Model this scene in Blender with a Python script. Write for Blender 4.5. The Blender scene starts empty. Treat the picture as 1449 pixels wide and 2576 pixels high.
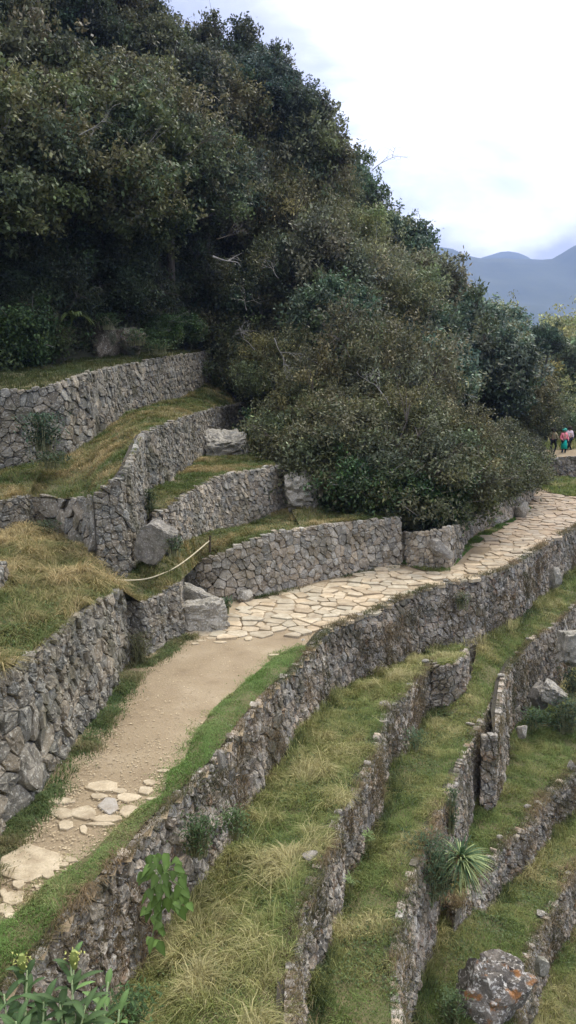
import bpy, math, random
import numpy as np
R = math.radians
rng = np.random.default_rng(7)
random.seed(7)
scene = bpy.context.scene
COL = scene.collection

# ------------------------------------------------------------------ camera model
W0, H0, F0 = 1449.0, 2576.0, 2230.0          # measuring grid of the photograph
CZ = 6.6
PITCH = math.atan(388.0 / F0)
cp, sp = math.cos(PITCH), math.sin(PITCH)

def ray(px, py):
    a = (px - W0 / 2) / F0
    t = (H0 / 2 - py) / F0
    return np.array([a, cp + t * sp, -sp + t * cp])

def P(px, py, z):                              # ground point at level z
    d = ray(px, py)
    k = (z - CZ) / d[2]
    return np.array([d[0] * k, d[1] * k, z])

def D(px, py, y):                              # point at forward distance y
    d = ray(px, py)
    k = y / d[1]
    return np.array([d[0] * k, y, CZ + d[2] * k])

def zfor(y, py):
    d = ray(0, py)
    return CZ + d[2] * y / d[1]

# ------------------------------------------------------------------ numpy noise
def _h(ix, iy, iz):
    n = (ix * 374761393 + iy * 668265263 + iz * 2147483647 // 3 + 1013904223) & 0xffffffff
    n = ((n ^ (n >> 13)) * 1274126177) & 0xffffffff
    n = (n ^ (n >> 16)) & 0xffffff
    return n / float(0xffffff)

def noise3(p):
    p = np.asarray(p, float)
    i = np.floor(p).astype(np.int64)
    f = p - i
    f = f * f * (3 - 2 * f)
    o = np.zeros(len(p))
    for dx in (0, 1):
        for dy in (0, 1):
            for dz in (0, 1):
                w = (f[:, 0] if dx else 1 - f[:, 0]) * (f[:, 1] if dy else 1 - f[:, 1]) * (f[:, 2] if dz else 1 - f[:, 2])
                o += w * _h(i[:, 0] + dx, i[:, 1] + dy, i[:, 2] + dz)
    return o * 2 - 1

def fbm(p, oct=3, gain=.5):
    p = np.asarray(p, float)
    o = np.zeros(len(p)); a = 1.0; s = 0
    for k in range(oct):
        o += a * noise3(p * (2 ** k) + 17.3 * k); s += a; a *= gain
    return o / s

# ------------------------------------------------------------------ tagging / mesh making
def tag(o, label=None, cat=None, group=None, kind=None):
    if label: o['label'] = label
    if cat: o['category'] = cat
    if group: o['group'] = group
    if kind: o['kind'] = kind
    return o

def empty(name, loc=(0, 0, 0), rz=0):
    o = bpy.data.objects.new(name, None)
    o.empty_display_size = .2
    o.location = loc; o.rotation_euler = (0, 0, rz)
    COL.objects.link(o)
    return o

def mesh_np(name, V, faces, mats, parent=None, col=None, smooth=False, midx=None):
    """faces: list of (n,k) int arrays.  col: per vertex rgb."""
    V = np.asarray(V, np.float32)
    me = bpy.data.meshes.new(name)
    me.vertices.add(len(V)); me.vertices.foreach_set('co', V.ravel())
    loops = np.concatenate([f.ravel() for f in faces if len(f)]).astype(np.int32)
    tot = np.concatenate([np.full(len(f), f.shape[1]) for f in faces if len(f)]).astype(np.int32)
    start = np.concatenate([[0], np.cumsum(tot)[:-1]]).astype(np.int32)
    me.loops.add(len(loops)); me.loops.foreach_set('vertex_index', loops)
    me.polygons.add(len(tot)); me.polygons.foreach_set('loop_start', start)
    me.polygons.foreach_set('loop_total', tot)
    if smooth: me.polygons.foreach_set('use_smooth', np.ones(len(tot), bool))
    if not isinstance(mats, (list, tuple)): mats = [mats]
    for m in mats: me.materials.append(m)
    if midx is not None: me.polygons.foreach_set('material_index', np.asarray(midx, np.int32))
    me.update(calc_edges=True)
    if col is not None:
        a = me.color_attributes.new('tint', 'FLOAT_COLOR', 'POINT')
        c = np.ones((len(V), 4), np.float32); c[:, :3] = col
        a.data.foreach_set('color', c.ravel())
    o = bpy.data.objects.new(name, me)
    COL.objects.link(o)
    if parent is not None: o.parent = parent
    return o

class MB:
    """python mesh collector"""
    def __init__(s): s.V = []; s.F = []; s.C = []; s.M = []
    def add(s, verts, faces, col=(1, 1, 1), m=0):
        b = len(s.V)
        s.V.extend([tuple(v) for v in verts])
        s.C.extend(col if isinstance(col, list) else [col] * len(verts))
        for f in faces: s.F.append([b + i for i in f]); s.M.append(m)
    def tube(s, pts, rads, seg=6, col=(1, 1, 1), m=0, cap=True):
        pts = [np.array(p, float) for p in pts]
        vs = []; fs = []
        n = len(pts)
        for i, p in enumerate(pts):
            t = pts[min(i + 1, n - 1)] - pts[max(i - 1, 0)]
            t = t / (np.linalg.norm(t) + 1e-9)
            a = np.cross(t, (0, 0, 1)) if abs(t[2]) < .9 else np.cross(t, (1, 0, 0))
            a /= np.linalg.norm(a); b = np.cross(t, a)
            for k in range(seg):
                an = 2 * math.pi * k / seg
                vs.append(p + rads[i] * (math.cos(an) * a + math.sin(an) * b))
        for i in range(n - 1):
            for k in range(seg):
                fs.append([i * seg + k, i * seg + (k + 1) % seg, (i + 1) * seg + (k + 1) % seg, (i + 1) * seg + k])
        if cap:
            fs.append(list(range(seg))[::-1]); fs.append([(n - 1) * seg + k for k in range(seg)])
        s.add(vs, fs, col, m)
    def build(s, name, mats, parent=None, smooth=False):
        me = bpy.data.meshes.new(name)
        me.from_pydata(s.V, [], s.F)
        if not isinstance(mats, (list, tuple)): mats = [mats]
        for m in mats: me.materials.append(m)
        me.polygons.foreach_set('material_index', np.array(s.M, np.int32))
        if smooth: me.polygons.foreach_set('use_smooth', np.ones(len(s.F), bool))
        a = me.color_attributes.new('tint', 'FLOAT_COLOR', 'POINT')
        c = np.ones((len(s.V), 4), np.float32); c[:, :3] = np.array(s.C)
        a.data.foreach_set('color', c.ravel())
        me.update()
        o = bpy.data.objects.new(name, me)
        COL.objects.link(o)
        if parent is not None: o.parent = parent
        return o

# ------------------------------------------------------------------ materials
def new_mat(name):
    m = bpy.data.materials.new(name); m.use_nodes = True
    nt = m.node_tree; nt.nodes.clear()
    out = nt.nodes.new('ShaderNodeOutputMaterial')
    b = nt.nodes.new('ShaderNodeBsdfPrincipled')
    nt.links.new(b.outputs[0], out.inputs[0])
    b.inputs['Specular IOR Level'].default_value = .25
    return m, nt, b

def N(nt, t, **kw):
    n = nt.nodes.new(t)
    for k, v in kw.items():
        if k in n.inputs: n.inputs[k].default_value = v
        else: setattr(n, k, v)
    return n

def ramp(nt, stops):
    r = nt.nodes.new('ShaderNodeValToRGB')
    e = r.color_ramp.elements
    e.remove(e[1])
    for i, (p, c) in enumerate(stops):
        q = e[0] if i == 0 else e.new(p)
        q.position = p
        q.color = (*c, 1) if len(c) == 3 else c
    return r

def mixc(nt, a, b, fac, mode='MIX'):
    m = nt.nodes.new('ShaderNodeMix'); m.data_type = 'RGBA'; m.blend_type = mode
    for s, v in ((6, a), (7, b), (0, fac)):
        if hasattr(v, 'is_linked') or hasattr(v, 'links'): nt.links.new(v, m.inputs[s])
        elif s == 0: m.inputs[0].default_value = v
        else: m.inputs[s].default_value = (*v, 1)
    return m.outputs[2]

def gpos(nt):
    return N(nt, 'ShaderNodeNewGeometry').outputs['Position']

def stone_mat(name, lo, hi, lichen=(.55, .55, .5), lich_amt=.5, moss=(.05, .06, .025), moss_amt=.35, orange=0.0, scale=1.0, bump=.7):
    m, nt, b = new_mat(name)
    pos = gpos(nt)
    att = N(nt, 'ShaderNodeAttribute', attribute_name='tint')
    n1 = N(nt, 'ShaderNodeTexNoise', Scale=3.2 * scale, Detail=6.0, Roughness=.65)
    n2 = N(nt, 'ShaderNodeTexNoise', Scale=16.0 * scale, Detail=5.0, Roughness=.7)
    n3 = N(nt, 'ShaderNodeTexNoise', Scale=1.1 * scale, Detail=4.0, Roughness=.6)
    n4 = N(nt, 'ShaderNodeTexNoise', Scale=60.0 * scale, Detail=3.0, Roughness=.7)
    for n in (n1, n2, n3, n4): nt.links.new(pos, n.inputs['Vector'])
    r1 = ramp(nt, [(.3, lo), (.7, hi)]); nt.links.new(n1.outputs[0], r1.inputs[0])
    c = mixc(nt, r1.outputs[0], att.outputs['Color'], 1.0, 'MULTIPLY')
    g = ramp(nt, [(.3, (.6, .6, .6)), (.7, (1.35, 1.35, 1.35))]); nt.links.new(n4.outputs[0], g.inputs[0])
    c = mixc(nt, c, g.outputs[0], 1.0, 'MULTIPLY')
    rl = ramp(nt, [(.585 - .05 * lich_amt, (0, 0, 0)), (.61, (1, 1, 1))]); nt.links.new(n2.outputs[0], rl.inputs[0])
    ml = N(nt, 'ShaderNodeMath', operation='MULTIPLY'); nt.links.new(rl.outputs[0], ml.inputs[0]); ml.inputs[1].default_value = min(1, lich_amt)
    c = mixc(nt, c, lichen, ml.outputs[0])
    rm = ramp(nt, [(.5, (0, 0, 0)), (.72, (1, 1, 1))]); nt.links.new(n3.outputs[0], rm.inputs[0])
    mm = N(nt, 'ShaderNodeMath', operation='MULTIPLY'); nt.links.new(rm.outputs[0], mm.inputs[0]); mm.inputs[1].default_value = moss_amt
    c = mixc(nt, c, moss, mm.outputs[0])
    if orange > 0:
        n5 = N(nt, 'ShaderNodeTexNoise', Scale=2.3 * scale, Detail=5.0, Roughness=.7)
        mp = N(nt, 'ShaderNodeMapping'); mp.inputs['Location'].default_value = (9, 4, 2)
        nt.links.new(pos, mp.inputs[0]); nt.links.new(mp.outputs[0], n5.inputs['Vector'])
        ro = ramp(nt, [(.58, (0, 0, 0)), (.64, (1, 1, 1))]); nt.links.new(n5.outputs[0], ro.inputs[0])
        mo = N(nt, 'ShaderNodeMath', operation='MULTIPLY'); nt.links.new(ro.outputs[0], mo.inputs[0]); mo.inputs[1].default_value = orange
        c = mixc(nt, c, (.28, .12, .03), mo.outputs[0])
    nt.links.new(c, b.inputs['Base Color'])
    b.inputs['Roughness'].default_value = .92
    bp = N(nt, 'ShaderNodeBump', Strength=bump, Distance=.03); nt.links.new(n2.outputs[0], bp.inputs['Height'])
    nt.links.new(bp.outputs[0], b.inputs['Normal'])
    return m

def ground_mat(name, cols, scale=1.0, fine=(.75, 1.25), bump=.4, rough=.95):
    m, nt, b = new_mat(name)
    pos = gpos(nt)
    n1 = N(nt, 'ShaderNodeTexNoise', Scale=.9 * scale, Detail=5.0, Roughness=.6)
    n2 = N(nt, 'ShaderNodeTexNoise', Scale=25.0 * scale, Detail=6.0, Roughness=.75)
    for n in (n1, n2): nt.links.new(pos, n.inputs['Vector'])
    k = len(cols)
    r1 = ramp(nt, [(.3 + .4 * i / max(1, k - 1), c) for i, c in enumerate(cols)]); nt.links.new(n1.outputs[0], r1.inputs[0])
    g = ramp(nt, [(.3, (fine[0],) * 3), (.7, (fine[1],) * 3)]); nt.links.new(n2.outputs[0], g.inputs[0])
    c = mixc(nt, r1.outputs[0], g.outputs[0], 1.0, 'MULTIPLY')
    nt.links.new(c, b.inputs['Base Color'])
    b.inputs['Roughness'].default_value = rough
    bp = N(nt, 'ShaderNodeBump', Strength=bump, Distance=.04); nt.links.new(n2.outputs[0], bp.inputs['Height'])
    nt.links.new(bp.outputs[0], b.inputs['Normal'])
    return m

def leaf_mat(name, base=(1, 1, 1), objvar=True, trans=.25, rough=.55, spec=.25):
    m, nt, b = new_mat(name)
    att = N(nt, 'ShaderNodeAttribute', attribute_name='tint')
    c = mixc(nt, att.outputs['Color'], base, 1.0, 'MULTIPLY')
    if objvar:
        oi = N(nt, 'ShaderNodeObjectInfo')
        rv = ramp(nt, [(0, (.85, .9, .86)), (.25, (1.0, 1.0, .9)), (.5, (1.04, 1.02, .92)), (.75, (.88, .95, .88)), (1, (1.1, 1.12, .92))])
        nt.links.new(oi.outputs['Random'], rv.inputs[0])
        c = mixc(nt, c, rv.outputs[0], 1.0, 'MULTIPLY')
        c = mixc(nt, c, oi.outputs['Color'], 1.0, 'MULTIPLY')
    nt.links.new(c, b.inputs['Base Color'])
    b.inputs['Roughness'].default_value = rough
    b.inputs['Specular IOR Level'].default_value = spec
    if trans > 0:
        tr = N(nt, 'ShaderNodeBsdfTranslucent'); nt.links.new(c, tr.inputs[0])
        mx = N(nt, 'ShaderNodeMixShader'); mx.inputs[0].default_value = trans
        nt.links.new(b.outputs[0], mx.inputs[1]); nt.links.new(tr.outputs[0], mx.inputs[2])
        out = [n for n in nt.nodes if n.type == 'OUTPUT_MATERIAL'][0]
        nt.links.new(mx.outputs[0], out.inputs[0])
    return m

def flat_mat(name, col, rough=.8):
    m, nt, b = new_mat(name)
    n = N(nt, 'ShaderNodeTexNoise', Scale=30.0, Detail=3.0); nt.links.new(gpos(nt), n.inputs['Vector'])
    g = ramp(nt, [(.3, tuple(c * .8 for c in col)), (.7, tuple(min(1, c * 1.15) for c in col))]); nt.links.new(n.outputs[0], g.inputs[0])
    nt.links.new(g.outputs[0], b.inputs['Base Color']); b.inputs['Roughness'].default_value = rough
    return m

M_upper = stone_mat('upper_stone', (.11, .1, .074), (.28, .255, .194), lichen=(.46, .44, .35), lich_amt=.75, moss=(.075, .07, .035), moss_amt=.9)
M_path_wall = stone_mat('path_wall_stone', (.18, .16, .118), (.42, .375, .285), lichen=(.55, .52, .42), lich_amt=.6, moss=(.1, .09, .05), moss_amt=.7)
M_lower = stone_mat('lower_stone', (.11, .094, .068), (.37, .325, .248), lichen=(.52, .49, .4), lich_amt=.75, moss=(.085, .075, .04), moss_amt=.9, orange=.35)
M_boulder = stone_mat('boulder_stone', (.12, .108, .082), (.33, .3, .235), lichen=(.5, .47, .38), lich_amt=.6, moss_amt=.3, scale=1.3, bump=.9)
M_lichen = stone_mat('lichen_stone', (.05, .045, .035), (.24, .21, .165), lichen=(.6, .57, .48), lich_amt=1.0, moss_amt=.3, orange=.8, scale=.75, bump=1.0)
M_pale = stone_mat('pale_stone', (.17, .155, .115), (.42, .385, .3), lichen=(.6, .57, .47), lich_amt=.7, moss_amt=.4, scale=1.4, bump=.9)
M_gap = ground_mat('wall_joint_earth', [(.035, .031, .022), (.07, .062, .042)])
M_dirt = ground_mat('dirt', [(.21, .158, .09), (.27, .208, .122), (.3, .235, .14), (.35, .28, .175)], scale=.9, fine=(.82, 1.14), bump=.4)
M_soil = ground_mat('turf_soil', [(.09, .095, .035), (.14, .12, .055), (.11, .11, .045)], scale=1.0)
M_forest = ground_mat('forest_soil', [(.028, .028, .017), (.05, .052, .026)], scale=.5)
M_flag = None
def flag_mat():
    m, nt, b = new_mat('flagstone')
    pos = gpos(nt)
    att = N(nt, 'ShaderNodeAttribute', attribute_name='tint')
    n1 = N(nt, 'ShaderNodeTexNoise', Scale=4.0, Detail=6.0, Roughness=.65)
    n2 = N(nt, 'ShaderNodeTexNoise', Scale=30.0, Detail=5.0, Roughness=.7)
    for n in (n1, n2): nt.links.new(pos, n.inputs['Vector'])
    r1 = ramp(nt, [(.3, (.33, .265, .165)), (.55, (.49, .415, .275)), (.75, (.58, .5, .35))]); nt.links.new(n1.outputs[0], r1.inputs[0])
    c = mixc(nt, r1.outputs[0], att.outputs['Color'], 1.0, 'MULTIPLY')
    g = ramp(nt, [(.3, (.78,) * 3), (.7, (1.12,) * 3)]); nt.links.new(n2.outputs[0], g.inputs[0])
    c = mixc(nt, c, g.outputs[0], 1.0, 'MULTIPLY')
    n3 = N(nt, 'ShaderNodeTexNoise', Scale=1.7, Detail=6.0, Roughness=.7); nt.links.new(pos, n3.inputs['Vector'])
    r3 = ramp(nt, [(.5, (0, 0, 0)), (.72, (.75, .75, .75))]); nt.links.new(n3.outputs[0], r3.inputs[0])
    c = mixc(nt, c, (.26, .2, .125), r3.outputs[0])
    nt.links.new(c, b.inputs['Base Color']); b.inputs['Roughness'].default_value = .85
    bp = N(nt, 'ShaderNodeBump', Strength=.35, Distance=.02); nt.links.new(n2.outputs[0], bp.inputs['Height'])
    nt.links.new(bp.outputs[0], b.inputs['Normal'])
    return m
M_flag = flag_mat()
M_grass = leaf_mat('grass_blades', objvar=False, trans=.3, rough=.7, spec=.15)
M_leaf = leaf_mat('tree_leaves', trans=.25)
M_plant = leaf_mat('plant_leaves', objvar=False, trans=.3, rough=.6, spec=.2)
M_bark = ground_mat('bark', [(.07, .055, .04), (.14, .12, .095)], scale=3)
M_palebark = ground_mat('pale_bark', [(.2, .18, .15), (.34, .32, .27)], scale=3)
M_rope = flat_mat('rope', (.55, .48, .3))
M_wood = flat_mat('post_wood', (.06, .045, .03))
HAZE = 0.0002
# ------------------------------------------------------------------ polylines and lofts
def resample(A, n):
    A = np.asarray(A, float)
    d = np.concatenate([[0], np.cumsum(np.linalg.norm(np.diff(A[:, :2], axis=0), axis=1))])
    t = np.linspace(0, d[-1], n)
    return np.stack([np.interp(t, d, A[:, k]) for k in range(3)], 1)

def extend(A, m0=0, m1=0, dz0=0, dz1=0):
    A = [np.array(a, float) for a in A]
    if m0:
        d = A[0] - A[1]; d[2] = 0; d /= np.linalg.norm(d)
        A.insert(0, A[0] + d * m0 + np.array([0, 0, dz0]))
    if m1:
        d = A[-1] - A[-2]; d[2] = 0; d /= np.linalg.norm(d)
        A.append(A[-1] + d * m1 + np.array([0, 0, dz1]))
    return np.array(A)

class Surf: pass
def loft(name, A, B, n, m, mat, bump=.05, sag=0.0, label=None, kind='structure', make=True, drop=0.04, fscale=.9):
    A = resample(A, n); B = resample(B, n)
    t = np.linspace(0, 1, m)[None, :, None]
    G = A[:, None, :] * (1 - t) + B[:, None, :] * t
    P3 = G.reshape(-1, 3)
    tt = np.broadcast_to(t, (n, m, 1)).reshape(-1)
    P3[:, 2] += bump * fbm(P3 * [fscale, fscale, 0], 3) * (0.35 + 0.65 * np.sin(np.pi * tt)) - drop + sag * np.sin(np.pi * tt)
    idx = np.arange(n * m).reshape(n, m)
    q = np.stack([idx[:-1, :-1], idx[1:, :-1], idx[1:, 1:], idx[:-1, 1:]], -1).reshape(-1, 4)
    nrm = np.cross(P3[q[:, 1]] - P3[q[:, 0]], P3[q[:, 3]] - P3[q[:, 0]])
    if nrm[:, 2].sum() < 0: q = q[:, ::-1]
    s = Surf(); s.V = P3; s.Q = q
    if make:
        s.o = mesh_np(name, P3, [q], mat, smooth=True)
        tag(s.o, label=label, kind=kind)
    return s

def sample_surf(s, dens, mask=None):
    V, Q = s.V, s.Q
    T = np.concatenate([Q[:, [0, 1, 2]], Q[:, [0, 2, 3]]])
    a, b, c = V[T[:, 0]], V[T[:, 1]], V[T[:, 2]]
    ar = np.linalg.norm(np.cross(b - a, c - a), axis=1) / 2
    n = int(ar.sum() * dens)
    k = rng.choice(len(T), n, p=ar / ar.sum())
    u = rng.random(n); v = rng.random(n)
    f = u + v > 1; u[f] = 1 - u[f]; v[f] = 1 - v[f]
    p = a[k] + (b - a)[k] * u[:, None] + (c - a)[k] * v[:, None]
    if mask is not None: p = p[mask(p)]
    return p

def proj(p):
    x, y, dz = p[:, 0], p[:, 1], p[:, 2] - CZ
    dep = y * cp - dz * sp
    v = y * sp + dz * cp
    dd = np.where(np.abs(dep) < .01, .01, dep)
    return W0 / 2 + F0 * x / dd, H0 / 2 - F0 * v / dd, dep

def inview(p, pad=480):
    x, y, d = proj(p)
    return (d > 0) & (x > -pad) & (x < W0 + pad) & (y > -pad) & (y < H0 + pad)

GREEN = np.array([.145, .2, .055]); LUSH = np.array([.12, .21, .05]); STRAW = np.array([.45, .4, .19]); OLIVE = np.array([.26, .27, .09]); RUST = np.array([.2, .11, .045]); DRY = np.array([.24, .19, .09])

def blades(name, p, L, wd, palette, label, lean=.5, patch=1.0, straw=.3, cluster=True, keepview=True, parent=None, kind='stuff', long_patch=0.0, mat=None, down=None):
    """grass: five-vertex bent blades. palette: (wet, mid, dry)"""
    if keepview: p = p[inview(p)]
    n = len(p)
    if n == 0: return None
    nz = fbm(p * [patch, patch, .3] * .9 + 5, 3)
    nz2 = fbm(p * 2.6 + 31, 2)
    dry = np.clip(straw + nz * 1.1 + nz2 * .6 + rng.normal(0, .16, n), 0, 1)
    c = np.where(dry[:, None] < .5, palette[0] + (palette[1] - palette[0]) * dry[:, None] * 2, palette[1] + (palette[2] - palette[1]) * (dry[:, None] - .5) * 2)
    c = c * rng.uniform(.7, 1.35, n)[:, None]
    ln = L * rng.uniform(.45, 1.3, n) * np.clip(1 + 1.3 * nz2, .35, 2) * (1 + long_patch * np.clip(nz * 2, -.4, 1.5))
    # lean direction: coherent per neighbourhood + random
    ang = 3.0 * fbm(p * [1.3, 1.3, 0] + 77, 2) * math.pi + rng.normal(0, .9, n)
    le = lean * rng.uniform(.3, 1.6, n)
    dx = np.stack([np.cos(ang), np.sin(ang), np.zeros(n)], 1)
    if down is not None:
        dx = dx * .4 + np.asarray(down)[None, :]
    side_a = ang + rng.normal(math.pi / 2, .6, n)
    sd = np.stack([np.cos(side_a), np.sin(side_a), np.zeros(n)], 1) * (wd * rng.uniform(.6, 1.4, n))[:, None] * .5
    up = np.array([0, 0, 1.0])
    b = p - up * .01
    mid = b + up * (ln * .55)[:, None] + dx * (ln * le * .35)[:, None]
    tip = b + up * (ln * np.clip(1 - .45 * le, -.2, 1))[:, None] + dx * (ln * le)[:, None]
    V = np.stack([b - sd, b + sd, mid + sd * .8, mid - sd * .8, tip], 1).reshape(-1, 3)
    k = np.arange(n)[:, None] * 5
    q = k + np.array([[0, 1, 2, 3]]); t = k + np.array([[3, 2, 4]])
    o = mesh_np(name, V, [q, t], mat or M_grass, col=np.repeat(c, 5, axis=0), parent=parent)
    if parent is None: tag(o, label=label, kind=kind)
    return o

# ------------------------------------------------------------------ dry stone walls
def clip(poly, a, b, c):                       # keep a*x+b*y<=c
    out = []
    n = len(poly)
    for i in range(n):
        p, q = poly[i], poly[(i + 1) % n]
        dp = a * p[0] + b * p[1] - c; dq = a * q[0] + b * q[1] - c
        if dp <= 0: out.append(p)
        if (dp < 0 < dq) or (dq < 0 < dp):
            t = dp / (dp - dq); out.append((p[0] + (q[0] - p[0]) * t, p[1] + (q[1] - p[1]) * t))
    return out

def voronoi(seeds, rad):
    """seeds list of (x,y) -> list of polygons (neighbours inside rad)"""
    cell = {}
    for i, (x, y) in enumerate(seeds): cell.setdefault((int(x // rad), int(y // rad)), []).append(i)
    res = []
    for i, (x, y) in enumerate(seeds):
        cx, cy = int(x // rad), int(y // rad)
        poly = [(x - rad, y - rad), (x + rad, y - rad), (x + rad, y + rad), (x - rad, y + rad)]
        nb = [j for dx in (-2, -1, 0, 1, 2) for dy in (-2, -1, 0, 1, 2) for j in cell.get((cx + dx, cy + dy), ()) if j != i]
        nb.sort(key=lambda j: (seeds[j][0] - x) ** 2 + (seeds[j][1] - y) ** 2)
        for j in nb[:22]:
            ax, ay = seeds[j][0] - x, seeds[j][1] - y
            c = (seeds[j][0] ** 2 + seeds[j][1] ** 2 - x * x - y * y) / 2
            poly = clip(poly, ax, ay, c)
            if len(poly) < 3: break
        res.append(poly)
    return res

def shrink(poly, g, soft=.22):
    n = len(poly)
    cx = sum(p[0] for p in poly) / n; cy = sum(p[1] for p in poly) / n
    out = []
    for p in poly:
        d = math.hypot(p[0] - cx, p[1] - cy)
        k = max(.2, (d - g) / d) if d > 1e-6 else 1
        out.append((cx + (p[0] - cx) * k, cy + (p[1] - cy) * k))
    # drop tiny edges then cut corners
    o2 = []
    for i, p in enumerate(out):
        q = out[(i + 1) % n]
        if math.hypot(p[0] - q[0], p[1] - q[1]) > .02: o2.append(p)
    if len(o2) < 3: return None
    o3 = []
    m = len(o2)
    for i in range(m):
        p, q = o2[i], o2[(i + 1) % m]
        o3.append((p[0] + (q[0] - p[0]) * soft, p[1] + (q[1] - p[1]) * soft))
        o3.append((p[0] + (q[0] - p[0]) * (1 - soft), p[1] + (q[1] - p[1]) * (1 - soft)))
    return o3

def wall(name, label, tops, heights, mat, size=.26, ratio=.75, relief=.055, batter=.07, side=1, big=(), jag=.035, gap=.007, under=.25, tintvar=.3, warm=0.0, group='dry stone terrace walls', row_jit=.38, lean_out=True, thick=.22, ends=True):
    """tops: Nx3 top line; heights: metres; side=+1 -> face looks to the right of travel direction"""
    tops = np.array(tops, float); hs = np.array(heights, float) if np.ndim(heights) else np.full(len(tops), heights)
    d = np.concatenate([[0], np.cumsum(np.linalg.norm(np.diff(tops[:, :2], axis=0), axis=1))])
    L = d[-1]
    tx = np.gradient(tops[:, 0], d); ty = np.gradient(tops[:, 1], d)
    nr = np.hypot(tx, ty); tx /= nr; ty /= nr
    nx, ny = ty * side, -tx * side
    wob = lambda u: .05 * math.sin(u * 1.7 + L) + .03 * math.sin(u * 4.1 + 2)
    def at(u, v, dd):
        uu = min(max(u, -.3), L + .3)
        X = np.interp(uu, d, tops[:, 0]); Y = np.interp(uu, d, tops[:, 1]); Z = np.interp(uu, d, tops[:, 2])
        H = np.interp(uu, d, hs); ax = np.interp(uu, d, nx); ay = np.interp(uu, d, ny)
        ex = (uu < 0) * uu + (uu > L) * (uu - L)
        X += ex * tx[0 if uu < 0 else -1]; Y += ex * ty[0 if uu < 0 else -1]
        off = dd + batter * (H - v) + wob(u) * min(1, max(0, (H - v)))
        return (X + ax * off, Y + ay * off, Z - H + v)
    Hf = lambda u: float(np.interp(u, d, hs))
    seeds = []; Hmax = hs.max()
    rng2 = random.Random(int(L * 1000) + len(name))
    rh = size * ratio
    r = -int(under / rh + 1)
    while r * rh < Hmax + rh * 1.2:
        u = -size * (1.5 + rng2.random())
        while u < L + size * 1.5:
            w = size * (rng2.uniform(.5, 1.3) if rng2.random() < .75 else rng2.uniform(1.2, 2.1))
            v = (r + .5) * rh + rng2.uniform(-1, 1) * rh * row_jit + rh * .35 * math.sin(u * .9 + r)
            seeds.append((u + w / 2, v)); u += w
        r += 1
    bigc = []
    big = list(big)
    for _ in range(int(L * Hmax * .55)):
        bu, bv, br = rng2.uniform(.2, L - .2), rng2.uniform(.15, 1) * Hmax * .85, size * rng2.uniform(.7, 1.35)
        if all(math.hypot(bu - b[0], bv - b[1]) > (br + b[2]) * 1.1 for b in big): big.append((bu, bv, br))
    for (bu, bv, br) in big:
        seeds = [s for s in seeds if math.hypot(s[0] - bu, (s[1] - bv) * 1.25) > br]
        seeds.append((bu, bv)); bigc.append((bu, bv))
    rad = size * 3.2 if not big else max(size * 3.2, 2.4 * max(b[2] for b in big))
    polys = voronoi(seeds, rad)
    mb = MB()
    for (su, sv), poly in zip(seeds, polys):
        if su < -.05 or su > L + .05 or len(poly) < 3: continue
        H = Hf(su)
        if sv < -under or min(p[1] for p in poly) > H - .05: continue
        topc = H + rng2.uniform(-jag, jag)
        poly = clip(poly, 0, 1, topc); 
        if ends: poly = clip(clip(poly, -1, 0, 0.03 * rng2.random()), 1, 0, L + .03 * rng2.random())
        if len(poly) < 3: continue
        pl = shrink(poly, gap * rng2.uniform(.5, 1.3), rng2.uniform(.08, .2))
        if pl is None: continue
        n = len(pl); cx = sum(p[0] for p in pl) / n; cy = sum(p[1] for p in pl) / n
        isb = (su, sv) in bigc
        e = .8 * relief * rng2.uniform(.2, 1.3) * (1.3 if isb else 1)
        t1, t2 = rng2.uniform(-.22, .22), rng2.uniform(-.3, .15)
        vs = []
        deep = -.11
        for ring, (k, dd) in enumerate(((1.0, deep), (1.0, e * .25), (.9, e * .85), (.55, e * 1.05))):
            for p in pl:
                x = cx + (p[0] - cx) * k; y = cy + (p[1] - cy) * k
                j = 0 if ring == 0 else rng2.uniform(-.3, .3) * relief
                tl = (x - cx) * t1 + (y - cy) * t2 if ring else 0
                vs.append(at(x, y, dd + tl + j))
        vs.append(at(cx, cy, e * 1.05))
        fs = []
        for ring in range(3):
            for i in range(n):
                a = ring * n + i; b = ring * n + (i + 1) % n
                fs.append([a, b, b + n, a + n])
        for i in range(n): fs.append([3 * n + i, 3 * n + (i + 1) % n, 4 * n])
        if deep < -.2: pass
        g = rng2.uniform(1 - tintvar, 1 + tintvar); w = rng2.uniform(-.06, .09) + warm
        mb.add(vs, fs if side > 0 else [f[::-1] for f in fs], (g * (1 + w), g, g * (1 - w * 1.2)), 0)
    # dark core behind the stones, closed box-like ribbon
    nn = max(4, int(L / .35)); ring = []
    for i in range(nn + 1):
        u = L * i / nn; H = Hf(u)
        tp = H - .04
        ring.append([at(u, -under - .2, -.05), at(u, tp, -.05), at(u, tp, -thick), at(u, -under - .2, -thick)])
    vs = [v for q in ring for v in q]; fs = []
    for i in range(nn):
        for k in range(4):
            a = i * 4 + k; b = i * 4 + (k + 1) % 4
            f = [a, b, b + 4, a + 4]; fs.append(f if side < 0 else f[::-1])
    fs.append([0, 1, 2, 3]); fs.append([nn * 4 + k for k in (3, 2, 1, 0)])
    mb.add(vs, fs, (1, 1, 1), 1)
    o = mb.build(name, [mat, M_gap], smooth=False)
    tag(o, label=label, cat='stone wall', group=group)
    base = np.array([at(u, 0, 0) for u in d])
    return o, base, at, L

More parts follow.
